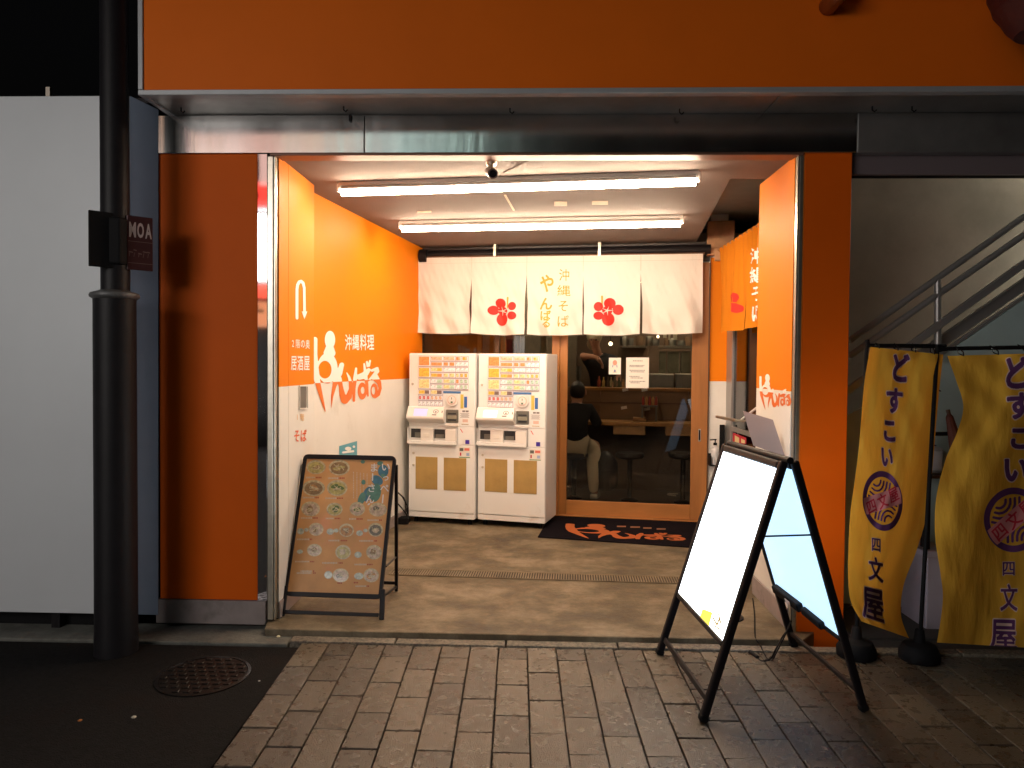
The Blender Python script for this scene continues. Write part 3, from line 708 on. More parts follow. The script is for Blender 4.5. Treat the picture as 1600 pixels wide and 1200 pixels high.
# ================================================================== LIGHT TUBES
m_tube = mat('lit_tube', (.9,.9,.9), .5, emit=(1,.77,.55), es=TUBE)
m_batt = mat('white_batten_enamel', (.75,.72,.68), .4)
for (p0, p1), lab in ((((530,299),(1092,282)), 'longer lit fluorescent tube nearest the street on the recess ceiling'), (((625,356.5),(1067,348)), 'second lit fluorescent tube farther back above the white curtain')):
    e0 = hZ(*p0, 2.64); e1 = hZ(*p1, 2.64); d = (e1-e0).normalized(); e0.z = e1.z = 2.640
    t = thing('fluorescent_light', lab, 'ceiling light', ((e0.x+e1.x)/2, (e0.y+e1.y)/2, ZCL), 0, 'fluorescent tubes on the recess ceiling')
    a_t, b_t = e0+d*.02, e1-d*.02; sdv = d.cross(Vector((0,0,1))).normalized()
    arc = lambda lo, hi, n_: [sdv*.031*math.sin(R(x))-Vector((0,0,.031*math.cos(R(x)))) for x in np.linspace(lo, hi, n_)]
    for nm_, lo, hi, mm_ in (('tube', -104, 104, m_tube), ('tube_back', 105, 255, m_batt)):
        pts_ = arc(lo, hi, 17); part(nm_, MB().add([a_t+p_ for p_ in pts_]+[b_t+p_ for p_ in pts_], [(i, i+1, i+18, i+17) for i in range(16)]+[tuple(range(17)), tuple(range(33,16,-1))]), mm_, t, smooth=True)
    part('batten', MB().bar(e0+Vector((0,0,.045)), e1+Vector((0,0,.045)), .046, .026), m_batt, t, .004)
    for e, s in ((e0, 1), (e1, -1)):
        part('end_socket', MB().bar(e-d*s*.008+Vector((0,0,.020)), e+d*s*.018+Vector((0,0,.020)), .044, .054), m_batt, t, .004)
# security camera
p = hZ(768, 258, ZCL-.02); sc_ = thing('security_camera', 'small metal security camera on the ceiling in front of the first tube', 'camera', (p.x, p.y, ZCL))
part('mount', MB().cyl((p.x,p.y,ZCL-.001),(p.x,p.y,ZCL-.02),.034,.030,20).cyl((p.x,p.y,ZCL-.02),(p.x,p.y-.01,ZCL-.055),.012,n=10), m_alum, sc_, smooth=True)
part('body', MB().cyl((p.x-.014,p.y+.04,ZCL-.045),(p.x+.012,p.y-.055,ZCL-.085),.028,.030,20), mat('silver_camera_shell', (.33,.27,.24), .3, .8), sc_, smooth=True)
part('lens', MB().cyl((p.x+.012,p.y-.0552,ZCL-.0852),(p.x+.0135,p.y-.0605,ZCL-.088),.022,.02,18), m_black, sc_, smooth=True)

# ================================================================== WHITE CURTAIN
BN = -.14
def nxz(px, py): return ab(px, py, BN)
def cloth_b(a, z, zt, zb, seed):
    t = max(0, (zt-z)/(zt-zb)); s = seed*1.7
    f = .032*t*math.sin(a*13+s)+.030*t*t*math.sin(a*27+s*2+z*8)
    f += .010*t*math.sin((a*.8+z*1.3)*22+s*3)
    f += .007*t*math.sin((a*1.0-z*.9)*21+s) + .0016*math.sin((a*1.9+z*.8)*47+s*2)
    return BN-.02*t+f*.8
nr = thing('noren_curtain', 'white split cotton curtain with two red hibiscus flowers above the glass door', 'curtain', tuple(rf(A(875,400,BN), BN, 2.58)), -TH)
tops = [(651.5,403), (737.5,402), (823.5,400.5), (911.5,399.5), (1001.5,398), (1098.5,396.5)]
bots = [((650,519.5),(733.5,520.5)), ((737.5,521),(820,522.5)), ((824,522.5),(909.5,522.5)), ((912.5,522.5),(999.5,522)), ((1003.5,521),(1097.5,520))]
NPS = []
for i in range(5):
    (at0, zt0), (at1, zt1) = nxz(*tops[i]), nxz(*tops[i+1]); (ab0, zb0), (ab1, zb1) = nxz(*bots[i][0]), nxz(*bots[i][1])
    zslit = zt0-(zt0-zb0)*.24
    def P(u, v, i=i, at0=at0, at1=at1, ab0=ab0, ab1=ab1, zt0=zt0, zt1=zt1, zb0=zb0, zb1=zb1):
        k = min(1, max(0, (v-.24)/.4)); 
        x0 = at0*(1-v)+at0*v + (ab0-at0)*k; x1 = at1 + (ab1-at1)*k
        a = x0+(x1-x0)*u; z = (zt0+(zt1-zt0)*u)*(1-v)+(zb0+(zb1-zb0)*u)*v
        z -= .012*v*math.sin(math.pi*u)
        bb = cloth_b(a, z, zt0, zb0, (i+1) if v > .24 else (i+1))
        w0 = min(1, v/.25); bb = (BN-.005)*(1-w0)+bb*w0
        return a, bb, z
    NPS.append(P)
    nu, nv = 56, 60; vs = [rf(*P(j/nu, k/nv)) for k in range(nv+1) for j in range(nu+1)]
    fs = [(k*(nu+1)+j, k*(nu+1)+j+1, (k+1)*(nu+1)+j+1, (k+1)*(nu+1)+j) for k in range(nv) for j in range(nu)]
    part('cloth_panel', MB().add(vs, fs), m_noren, nr, smooth=True)
    for vv in (.075,):
        pts = [rf(P(j/16, vv)[0], P(j/16, vv)[1]-.0015, P(j/16, vv)[2]) for j in range(17)]
        if i == 0: seam = MB()
        seam.tube(pts, .0012, 4)
    if i < 4: seam.tube([rf(P(1, v_/10)[0], P(1, v_/10)[1]-.0015, P(1, v_/10)[2]) for v_ in range(0,3)], .0022, 5)
part('seam', seam, mat('cream_thread', (.62,.55,.46), .8), nr)
def ncl(px, py, off=.0018):
    a, z = nxz(px, py); 
    for i in range(5):
        if px < tops[i+1][0] or i == 4:
            zt = nxz(*tops[i])[1]; zb = nxz(*bots[i][0])[1]; v = (zt-z)/(zt-zb)
            bb = cloth_b(a, z, zt, zb, i+1); w0 = min(1, max(0, v/.25)); bb = (BN-.005)*(1-w0)+bb*w0
            return rf(a, bb-off, z)
z3 = lambda x, y, off=.0045: ncl(640+x/3.3333, 370+y/3.3333, off)
for pet, c, stm in (([(475,347,28,25,20),(536,362,21,22,0),(535,411,24,21,0),(482,430,29,34,0),(437,383,28,24,0)], (485,387), (512,352,512,318)),
               ([(1043,347,30,28,-10),(985,365,24,24,0),(985,412,27,21,0),(1035,430,32,34,0),(1086,380,29,27,0)], (1030,385), (1004,352,1003,312))):
    pr_ = [('e',)+p for p in pet]+[('e',c[0],c[1],26,22)]
    cuts = [('s',[(c[0],c[1],3.5),(c[0]+(p[0]-c[0])*.55,c[1]+(p[1]-c[1])*.55,.8)]) for p in pet]
    bx_ = (c[0]-90, c[1]-90, c[0]+90, c[1]+90)
    part('flower_print', printed(MB(), raster(pr_+[('cut', cuts)], bx_, 120), z3), m_red, nr)
    part('stamen_print', printed(MB(), raster([('s',[(stm[0],stm[1]+20,3),(stm[2],stm[3],5)])], bx_, 60), z3), m_gold, nr)
def ztext(s, cx, ys, wx, wy, fn, m_, par, bold=.02):
    q = MB()
    for i, ch in enumerate(s):
        vs, fs = glyph(ch, bold); x0 = cx[i] if isinstance(cx, (list,tuple)) else cx
        q.add([fn(x0+x*(wx[i] if isinstance(wx,(list,tuple)) else wx), ys[i]-y*(wy[i] if isinstance(wy,(list,tuple)) else wy)) for x, y in vs], fs)
    return part('lettering', q, m_, par)
ztext('沖縄そば', [806,805,802,802], [200,281,362,440], [58,72,62,66], [66,62,66,66], z3, m_gold, nr, .015)
ztext('やんばる', [716,712,710,714], [243,350,410,452], [80,70,60,52], [100,72,56,52], z3, m_gold, nr, .045)
q = MB(); q.cyl(rf(A(648,400,BN), BN+.012, nxz(651,402)[1]+.0), rf(A(1101,400,BN), BN+.012, nxz(1098,396)[1]+.0), .012, n=12)
part('rod', q, m_dwood, nr, smooth=True)
for px in (776, 936):
    q = MB(); rbox(q, A(px)-.014, A(px)+.014, BN-.01, .02, nxz(px,400)[1]+.0, nxz(px,380)[1]+.02); part('bracket', q, m_alum, nr, .002)

# ================================================================== ORANGE CURTAIN on the side door
XO = XS-.13
on = thing('noren_curtain', 'orange split curtain with a red flower hung over the side door on the right', 'curtain', tuple(hX(1150,380,XO)))
ya, yb = hX(1124,400,XO).y, 5.35; zo1, zo0 = 2.60, 1.815
def OC(s, z, off=0):      # s metres from the far end toward the street
    t = (zo1-z)/(zo1-zo0); y = ya-s
    x = XO + .022*t*math.sin(s*17+1)+.010*math.sin(s*48+2)*(.35+.65*(1-t)) + .012*t*math.sin(s*9+z*6)
    y -= .06*t*math.exp(-s*6)
    return Vector((x-off, y, z-.0+.02*math.sin(s*6)*t*.4))
S = ya-yb; ss = ya-hX(1165,460,XO).y
for s0, s1 in ((0, ss), (ss, ss+.44), (ss+.44, S)):
    nu, nv = 24, 24; vs = []
    for k in range(nv+1):
        v = k/nv; z = zo1-(zo1-zo0)*v; gap = .020*max(0, v-.22)*(1 if v > .22 else 0)
        g0 = gap*1.6 if s0 > 0 else 0; g1 = gap*1.0
        for j in range(nu+1):
            s = s0+g0+(s1-s0-g0-g1)*j/nu; vs.append(OC(s, z))
    fs = [(k*(nu+1)+j, k*(nu+1)+j+1, (k+1)*(nu+1)+j+1, (k+1)*(nu+1)+j) for k in range(nv) for j in range(nu)]
    part('cloth_panel', MB().add(vs, fs), m_onoren, on, smooth=True)
def ocp(px, py):
    p = hX(px, py, XO); return OC(ya-p.y, p.z, .003)
part('flower_print', printed(MB(), raster([('e',1149,464,6,7),('e',1145,480,5,7),('e',1152.5,481,6,7),('e',1145,465,3.5,5),('e',1149,472,4,4),('cut',[('s',[(1149,472,.8),(1149,463,.2)]),('s',[(1143,472,.8),(1156,472.5,.8)])])], (1136,452,1162,492), 50), ocp), m_red, on)
q = MB()
for i, ch in enumerate('沖縄そば'):
    vs, fs = glyph(ch, .04); cy = 400+i*30
    q.add([ocp(1182+x*20, cy-y*27) for x, y in vs], fs)
part('lettering', q, m_decal, on)
part('rod', MB().cyl((XO+.01,ya+.06,zo1-.005),(XO+.01,yb-.1,zo1-.005),.011,n=12), m_wood, on, smooth=True)

# ================================================================== TICKET MACHINES
m_mac = mat('ivory_enamel', (.84,.83,.82), .38, var=.04, vscale=2, bump=.04, bscale=200, dirt=(3, (.66,.60,.54), .62))
m_mac2 = mat('light_plastic', (.80,.76,.72), .35)
m_slot = mat('dark_slot', (.02,.02,.025), .4); m_greyp = mat('grey_plastic', (.13,.125,.11), .45)
m_yel = mat('aged_mustard_sheet', (.42,.27,.085), .55, var=.18, vscale=5, dirt=(3, (.33,.20,.06), .55))
m_btn = mat('button_shell', (.86,.85,.90), .25, emit=(.9,.9,1), es=.10)
BC = {}
for k_, c_ in dict(o=(.72,.30,.10), y=(.75,.48,.08), p=(.80,.48,.30), g=(.45,.62,.48), w=(.80,.80,.80), r=(.66,.18,.16), d=(.20,.14,.12), c=(.80,.66,.30)).items():
    BC[k_] = mat('button_print_'+{'o':'orange','y':'yellow','p':'peach','g':'pale_green','w':'white','r':'red','d':'dark','c':'cream'}[k_], c_, .3, emit=c_, es=.12, var=.5, vscale=70)
_bm = {}
def button_mesh(w_, h_, c_, c2=None):
    key = (round(w_,3), round(h_,3), c_, c2)
    if key in _bm: return _bm[key]
    bm = bmesh.new()
    def bxx(x0,x1,y0,y1,z0,z1,mi):
        vs = [bm.verts.new(t) for t in ((x0,y0,z0),(x1,y0,z0),(x1,y1,z0),(x0,y1,z0),(x0,y0,z1),(x1,y0,z1),(x1,y1,z1),(x0,y1,z1))]
        for f in ((0,3,2,1),(4,5,6,7),(0,1,5,4),(1,2,6,5),(2,3,7,6),(3,0,4,7)): bm.faces.new([vs[i] for i in f]).material_index = mi
    w2, h2 = w_/2-.002, h_/2-.002
    bxx(-w2,w2,-.007,0,-h2,h2,0)
    split = 0 if c2 is None else w2*.1
    bxx(-w2+.004, (w2-.004 if c2 is None else split), -.0076,-.0071,-h2+.004,h2-.003,1)
    if c2: bxx(split+.001, w2-.004, -.0076,-.0071,-h2+.004,h2-.003,2)
    bxx(-w2+.005, -w2+.012, -.0080,-.0077, h2-.012, h2-.006, 3)
    me = bpy.data.meshes.new('button'); bm.to_mesh(me); bm.free()
    for m_ in (m_btn, BC[c_], BC[c2 or c_], m_ink): me.materials.append(m_)
    _bm[key] = me; return me
WM, HM, DM = .655, 1.61, .44
def X(u): return (u-50)*WM/1020
def Z(v): return HM-(v-80)*.000606*1.0
def make_machine(loc, rz, label, lit):
    t = thing('ticket_machine', label, 'ticket machine', loc, rz, 'meal ticket machines beside the glass door')
    m = W[t]
    def bp(name, boxes, mt, par=t, bev=.003, seg=2, label=None):
        q = MB()
        for b in boxes: q.box(b[0], b[1], m)
        return part(name, q, mt, par, bev, seg, label=label)
    bp('cabinet', [((0,.018,.055),(WM,DM,HM))], m_mac, bev=.006)
    bp('upper_door', [((.004,0,Z(1210)),(WM-.004,.017,HM-.004))], m_mac, bev=.005)
    low = bp('lower_door', [((.004,0,.110),(WM-.004,.017,Z(1495)))], m_mac, bev=.004)
    bp('plinth', [((.004,.004,.055),(WM-.004,.017,.105))], m_mac, bev=.003)
    for x in (.06, WM-.06):
        for y in (.06, DM-.06):
            q = MB(); q.cyl(m @ Vector((x,y,0)), m @ Vector((x,y,.056)), .022, .016, 14); part('foot', q, m_black, t, smooth=True)
    pan = bp('button_panel', [((X(200),-.003,Z(910)),(X(588),-.0005,Z(118))),((X(588),-.003,Z(650)),(X(970),-.0005,Z(118)))], mat('lilac_grey_panel', (.50,.44,.46), .4), bev=.001, seg=1)
    rnd = random.Random(3)
    def B(u0, u1, v0, v1, c_, c2=None):
        me = button_mesh(X(u1)-X(u0), Z(v0)-Z(v1), c_, c2)
        mw = m @ Matrix.Translation(((X(u0)+X(u1))/2, -.0035, (Z(v0)+Z(v1))/2)); piece('button', me, pan, mw)
    for v0, v1, c_ in ((125,278,'o'),(300,455,'y'),(475,632,'c')): B(205,384,v0,v1,c_)
    R6 = [(127,195),(212,282),(298,368),(386,455),(475,548),(562,635)]
    for i, (v0, v1) in enumerate(R6):
        B(392,578,v0,v1,'pocyww'[i],['p','o','y','o','g','g'][i])
        if i in (1,3): B(588,672,v0,v1,'o' if i == 1 else 'c'); B(680,768,v0,v1,'o' if i == 1 else 'c')
        else: B(588,768,v0,v1,'pcwwcc'[i],['p',None,'w',None,'g','g'][i])
        if i == 0: B(776,864,v0,v1,'o','p'); B(873,962,v0,v1,'y','p')
        else:
            for u in (776,840,904): B(u,u+60,v0,v1,['w','w','y','g','g'][i-1] if u != 776 else ['w','w','c','o','w'][i-1])
    B(205,384,648,722,'y','d'); B(392,578,648,722,'c','d')
    for i in range(6):
        B(205+i*63,205+i*63+58,738,806,'r' if i < 3 else 'p'); B(205+i*63,205+i*63+58,826,898,'w')
    bp('blue_strip', [((X(590),-.0045,Z(698)),(X(855),-.0005,Z(665)))], mat('blue_label', (.05,.17,.42), .4), bev=0)
    # coin inlet plate, rounded at the bottom
    q = MB(); pts = [(X(632),Z(712)),(X(822),Z(712))]; cx, cz, rr = (X(632)+X(822))/2, Z(805), (X(822)-X(632))/2
    pts += [(cx+rr*math.cos(a), cz-rr*.95*math.sin(a)) for a in np.linspace(0, math.pi, 14)]
    q.extr([m @ Vector((x,-.0005,z)) for x, z in pts], (m.to_3x3() @ Vector((0,-.016,0))))
    cp = part('coin_inlet', q, m_mac2, t, .004, 2)
    q = MB(); q.cyl(m @ Vector((cx,-.017,cz+.004)), m @ Vector((cx,-.020,cz+.004)), .043, .040, 28); part('coin_ring', q, m_pale, cp, smooth=True)
    q = MB(); q.cyl(m @ Vector((cx,-.0205,cz+.004)), m @ Vector((cx,-.022,cz+.004)), .035, .035, 28); part('coin_disc', q, m_mac2, cp, smooth=True)
    bp('coin_slot', [((cx-.003,-.0228,cz+.008),(cx+.003,-.0222,cz+.028))], m_slot, cp, 0)
    bp('coin_mark', [((cx-.010,-.0228,cz-.026),(cx+.010,-.0222,cz-.010))], mat('green_mark', (.06,.12,.06), .5), cp, 0)
    bu = bp('bill_inlet', [((X(637),-.018,Z(1150)),(X(825),-.0005,Z(948)))], m_greyp, bev=.006)
    bp('bill_slot', [((X(670),-.0205,Z(1022)),(X(795),-.0185,Z(1000))),((X(670),-.0205,Z(1120)),(X(795),-.0185,Z(1100)))], m_slot, bu, 0)
    bp('bill_guide', [((X(665),-.026,Z(1092)),(X(800),-.0185,Z(1040)))], mat('khaki_plastic', (.26,.25,.19), .4), bu, .003)
    bp('ledge', [((X(635),-.022,Z(1205)),(X(825),-.0005,Z(1165)))], m_mac2, bev=.004)
    # display shelf: sloped wedge
    q = MB(); sec = [(-.0005,Z(905)),(-.022,Z(908)),(-.075,Z(1065)),(-.072,Z(1098)),(-.0005,Z(1165))]
    q.extr([m @ Vector((X(52),y,z)) for y, z in sec], m.to_3x3() @ Vector((X(618)-X(52),0,0)))
    sh = part('display_shelf', q, m_mac2, t, .006, 2)
    def onsl(u, v, off): # point on the sloped face
        k = (v-908)/(1065-908); return m @ Vector((X(u), -.022-.053*k-off, Z(908)+(Z(1065)-Z(908))*k))
    def sl(name, u0,u1,v0,v1,mt,off=.0012):
        q = MB(); q.extr([onsl(u0,v0,.0003), onsl(u1,v0,.0003), onsl(u1,v1,.0003), onsl(u0,v1,.0003)], m.to_3x3() @ Vector((0,-off,0))); return part(name, q, mt, sh)
    sl('screen', 165,368,942,1050, mat('lit_screen_'+('lilac' if not lit else 'white'), (.4,.4,.6), .3, emit=(.62,.60,.95) if not lit else (1,.93,.9), es=.55 if not lit else 1.0))
    sl('screen_edge', 158,374,934,940, m_pale)
    q = MB(); 
    vs_, fs_ = raster([('e',500,980,42,30),('h',500,980,33,22)], (440,930,560,1060), 40); q.add([onsl(x,y,.0014) for x,y in vs_], fs_)
    vs_, fs_ = raster([('e',500,985,14,12),('b',482,1030,34,9)], (440,930,560,1060), 40); q.add([onsl(x,y,.0015) for x,y in vs_], fs_)
    part('dial_print', q, m_ink, sh); sl('card_slot', 590,602,965,1000, m_slot)
    # pay out tray
    tr_ = bp('tray', [((X(52),.012,Z(1492)),(X(800),.016,Z(1212))),((X(52),-.040,Z(1492)),(X(800),.012,Z(1440))),((X(52),-.035,Z(1440)),(X(60),.012,Z(1235))),((X(795),-.035,Z(1440)),(X(803),.012,Z(1235)))], m_mac, bev=.002, seg=1)
    bp('tray_block', [((X(252),-.022,Z(1439)),(X(446),.0115,Z(1255)))], m_mac2, tr_, .004); bp('tray_block', [((X(632),-.028,Z(1439)),(X(790),.0115,Z(1262)))], m_mac2, tr_, .004)
    bp('tray_mouth', [((X(85),.006,Z(1400)),(X(248),.0115,Z(1262))),((X(450),.006,Z(1400)),(X(628),.0115,Z(1262)))], m_slot, tr_, 0)
    bp('mouth_flap', [((X(150),-.004,Z(1400)),(X(240),.0055,Z(1320))),((X(470),-.004,Z(1400)),(X(600),.0055,Z(1340)))], m_greyp, tr_, .002)
    bp('receipt', [((X(290),-.026,Z(1380)),(X(392),-.0225,Z(1325)))], m_paper, tr_, .001, 1)
    bp('side_panel', [((X(810),-.002,Z(1492)),(X(1060),.016,Z(1213)))], m_mac, bev=.002)
    # stickers
    bp('yellow_sticker', [((X(852),-.0015,Z(930)),(X(898),-.0004,Z(712)))], mat('yellow_sticker', (.62,.50,.10), .5), bev=0)
    bp('blue_sticker', [((X(906),-.0015,Z(915)),(X(952),-.0004,Z(745)))], mat('blue_sticker', (.03,.13,.42), .5), bev=0)
    bp('text_block', [((X(880),-.0012,Z(985)),(X(922),-.0004,Z(958))),((X(930),-.0012,Z(985)),(X(975),-.0004,Z(958)))]+[((X(848+j%2*16),-.0012,Z(1008+j*15)),(X(985-j%2*12),-.0004,Z(1002+j*15))) for j in range(5)], m_ink, bev=0)
    bp('text_block', [((X(885),-.0012,Z(1140)),(X(965),-.0004,Z(1095)))], m_pale, bev=0)
    bp('gold_strip', [((X(868),-.0012,Z(1178)),(X(975),-.0004,Z(1168)))], m_yel, bev=0)
    bp('emblem', [((X(930),-.0045,Z(1475)),(X(990),-.0024,Z(1412)))], mat('indigo_emblem', (.05,.02,.30), .4), bev=0)
    q = MB(); q.extr([m @ Vector((X(u),-.0025,Z(v))) for u,v in ((848,1245),(858,1242),(892,1300),(882,1302))], m.to_3x3() @ Vector((0,-.001,0))); part('red_mark', q, m_red, t)
    sk_ = bp('notice_sticker', [((X(828),-.0015,Z(1695)),(X(1006),-.0004,Z(1522)))], m_paper, bev=0)
    bp('sticker_print', [((X(842),-.0022,Z(1588)),(X(900),-.0016,Z(1540)))], m_greyp, sk_, 0); bp('sticker_print', [((X(915),-.0022,Z(1580)),(X(992),-.0016,Z(1540)))], mat('coral_print', (.75,.18,.12), .5), sk_, 0)
    bp('sticker_print', [((X(835),-.0022,Z(1690)),(X(1000),-.0016,Z(1678)))], mat('green_print', (.1,.3,.14), .5), sk_, 0); bp('sticker_print', [((X(848),-.0022,Z(1660)),(X(868),-.0016,Z(1610)))], m_redtx, sk_, 0); bp('sticker_print', [((X(945),-.0022,Z(1660)),(X(990),-.0016,Z(1615)))], mat('pale_blue_print', (.35,.45,.7), .5), sk_, 0)
    for u0, u1 in ((165,505),(602,945)): bp('mustard_panel', [((X(u0),-.0035,Z(2205)),(X(u1),-.0004,Z(1698)))], m_yel, low, .001, 1)
    for u, v in ((130,1645),(130,1832),(112,562)):
        q = MB(); q.cyl(m @ Vector((X(u),0,Z(v))), m @ Vector((X(u),-.006,Z(v))), .012, .011, 16).cyl(m @ Vector((X(u),-.006,Z(v))), m @ Vector((X(u),-.009,Z(v))), .006, n=12); part('lock', q, m_alum, t, smooth=True)
    return t
pm1 = hZ(637.8,806.5,.055); pm1b = hZ(740,812.5,.055); r1 = math.atan2(pm1b.y-pm1.y, pm1b.x-pm1.x)
pm2 = hZ(745.5,811.3,.055); pm2b = hZ(852.5,818.8,.055); r2 = math.atan2(pm2b.y-pm2.y, pm2b.x-pm2.x)
sc1 = (pm1b-pm1).length
WM = (sc1+(pm2b-pm2).length)/2
make_machine((pm1.x, pm1.y, 0), r1, 'ivory ticket machine with a lilac screen, next to the long orange wall', False)
make_machine((pm2.x, pm2.y, 0), r2, 'ivory ticket machine with a glaring white screen, next to the glass door', True)
# cables beside the left machine
cb = MB(); w0 = lambda px, py, z=None, y=6.9: hY(px, py, y)
for k, (pts) in enumerate((((622,770),(631,778),(636,790),(637,803)), ((620,768),(628,775),(633,784),(634.5,800)), ((619,784),(627,793),(634,802),(636,806)))):
    cb.tube([w0(*p, y=6.95-.03*k) for p in pts], .006, 6)
cbl = part('power_cable', cb, m_black, None, smooth=True); tag(cbl, 'loop of black power cables beside the left ticket machine', 'cable')
p = hZ(631, 813, .03); ps = part('power_strip', MB().box((p.x-.10,p.y-.05,.001),(p.x+.05,p.y+.06,.06)), m_black, None, .008, 2); tag(ps, 'black power strip on the floor by the left ticket machine', 'power strip')

# ================================================================== DOOR MAT
mp = [hZ(840,840,.001), hZ(1112,858.5,.001), hZ(1112,817.5,.001), hZ(861,804.3,.001)]
mt_ = part('door_mat', MB().extr(mp, (0,0,.009)), mat('black_mat_pile', (.009,.007,.010), 1, spec=.05, bump=.8, bscale=300, var=.2), None, .003); tag(mt_, 'black door mat with an orange brush logo before the glass door', 'door mat')
mfn = lambda x, y: hZ(884+(x-60)/810*187, 816+(y-125)/960*23.5+(x-60)/810*10, .0106)
part('logo', printed(MB(), logo_poly(110), mfn), mat('orange_pile', (.36,.085,.015), .95), mt_)
q = MB()
for x0, x1, yy in ((964,978,822.5),(985,1000,823.5),(1005,1018,825),(1026,1040,826.5)):
    q.add([hZ(x0,yy-1.2,.0106),hZ(x1,yy-1,.0106),hZ(x1,yy+1.2,.0106),hZ(x0,yy+1,.0106)], [(0,1,2,3)])
part('text_lines', q, mat('faint_orange_pile', (.22,.09,.04), .9), mt_)

# ================================================================== DRAIN
d0 = hZ(612, 894, 0); d1 = hZ(1100, 909, 0); dd = (d1-d0).normalized(); dn = Vector((-dd.y, dd.x, 0))
dr = thing('drain_channel', 'long slotted drain grate across the concrete entrance floor', 'drain', tuple(d0))
dW = .150
part('trough', MB().bar(d0+Vector((0,0,.0015)), d1+Vector((0,0,.0015)), dW+.01, .002), mat('dark_trough', (.03,.022,.015), .9), dr)
q = MB(); L = (d1-d0).length; k = 0; 
mg = mat('worn_brown_grate', (.19,.15,.095), .7, .1, var=.4, vscale=6)
while k*.0180 < L:
    c = d0+dd*(k*.0180); q.bar(c-dn*dW/2+Vector((0,0,.006)), c+dn*dW/2+Vector((0,0,.006)), .0092, .006); k += 1
gb = part('grate_bars', q, mg, dr); gb['kind'] = 'stuff'
for s in (-1, 1): part('grate_edge', MB().bar(d0+dn*s*(dW/2+.004)+Vector((0,0,.004)), d1+dn*s*(dW/2+.004)+Vector((0,0,.004)), .008, .007), mg, dr)

# ================================================================== LEFT MENU BOARD
def board_bars(mb, a, b, w_, h_, n): return mb.bar(a, b, w_, h_, n)
def lift(p, z):
    p = Vector(p); p.z = z; return p
bl = hZ(440.5,963.5,0); br = hZ(594,969,0)
dtop = 4.70
tl = hY(475,710,dtop+.02); tr2 = hY(618.5,712,dtop-.02)
bt = thing('menu_board', 'black framed menu board with photos of noodle bowls standing by the left wall', 'sign board', tuple((bl+br)/2))
e1 = (br-bl).normalized(); e2 = ((tl+tr2)/2-(bl+br)/2).normalized(); nn = e1.cross(e2).normalized()
if nn.y > 0: nn = -nn
bn_o = bl
def bpnt(px, py, off=0): return hP(px, py, bn_o, nn)+nn*off
TLp, TRp, BLp, BRp = bpnt(474.5,709.5), bpnt(619,712.5), bpnt(444,931), bpnt(596,936.5)
F1_, F2_ = bpnt(440,961), bpnt(596,966)
part('leg', MB().bar(F1_+Vector((0,0,-F1_.z))-nn*.006, BLp+(TLp-BLp).normalized()*.06-nn*.006, .028, .024, nn), m_dark, bt, .004)
part('leg', MB().bar(F2_+Vector((0,0,-F2_.z))-nn*.006, BRp+(TRp-BRp).normalized()*.06-nn*.006, .028, .024, nn), m_dark, bt, .004)
def rrect(corners, r, n=5):
    out = []
    for i in range(4):
        p0, p, p1 = corners[i-1], corners[i], corners[(i+1)%4]
        a = p+(p0-p).normalized()*r; b = p+(p1-p).normalized()*r
        out += [a.lerp(p, t).lerp(p.lerp(b, t), t) for t in np.linspace(0,1,n)]
    return out
o_ = rrect([TLp,TRp,BRp,BLp], .035); ci = (TLp+TRp+BRp+BLp)/4
inn = [bpnt(479.5,716.5), bpnt(613.5,719.5), bpnt(591.5,928.5), bpnt(449,924)]
i_ = rrect(inn, .004)
q = MB(); n_ = len(o_); th = nn*-.024
vs = [p+nn*.003 for p in o_]+[p+nn*.003 for p in i_]+[p+th for p in o_]+[p+th for p in i_]
fs = []
for k in range(n_):
    j = (k+1)%n_; fs += [(k,j,n_+j,n_+k),(k,2*n_+k,2*n_+j,j),(n_+k,n_+j,3*n_+j,3*n_+k),(2*n_+k,3*n_+k,3*n_+j,2*n_+j)]
part('frame', q.add(vs, fs), m_dark, bt, .002)
part('lower_rail', MB().bar(bpnt(444,956), bpnt(592,961), .022, .014, nn), m_dark, bt, .003)
m_post = mat('menu_poster_print', (.58,.30,.11), .5, var=.25, vscale=3, dirt=(2.0, (.62,.24,.13), .5), coat=0)
po = part('poster', MB().extr([p-nn*.002 for p in inn], -nn*.004), m_post, bt)
Q = lambda zx, zy, off=.0005: bpnt(420+zx/4.14, 690+zy/4.14, -.002+off)
cols = dict(rim=(.50,.42,.26), y=(.42,.36,.12), b=(.26,.16,.07), g=(.09,.14,.03), p=(.48,.36,.27), k=(.15,.13,.10), o=(.45,.22,.07), t=(.42,.46,.40))
PM = {k: mat('print_'+n, cols[k], .3, var=.45, vscale=60, coat=.2) for k, n in dict(rim='bowl_rim', y='broth', b='meat', g='greens', p='noodles', k='dark_soup', o='curry', t='saucer').items()}
bowls = [(305,165,62,46,'y','b'),(455,168,68,50,'b','y'),(290,300,72,52,'b','o'),(442,300,66,52,'y','g'),(270,435,60,48,'p','b'),(425,437,52,42,'y','g'),(572,435,50,45,'p','g'),(705,440,58,45,'p','k'),
 (305,567,48,42,'p','b'),(502,573,48,43,'o','b'),(690,570,48,45,'k','p'),(295,702,48,40,'p','b'),(480,715,50,47,'y','p'),(680,715,50,47,'p','b'),(465,865,52,45,'p','k'),(662,865,50,45,'p','o')]
saus = [(205,580,22,20),(397,582,23,20),(587,592,22,18),(577,732,23,20),(385,862,26,25),(582,870,30,22),(243,570,14,12),(625,575,14,12),(435,575,16,13),(200,712,20,14)]
rm = MB(); groups = {}
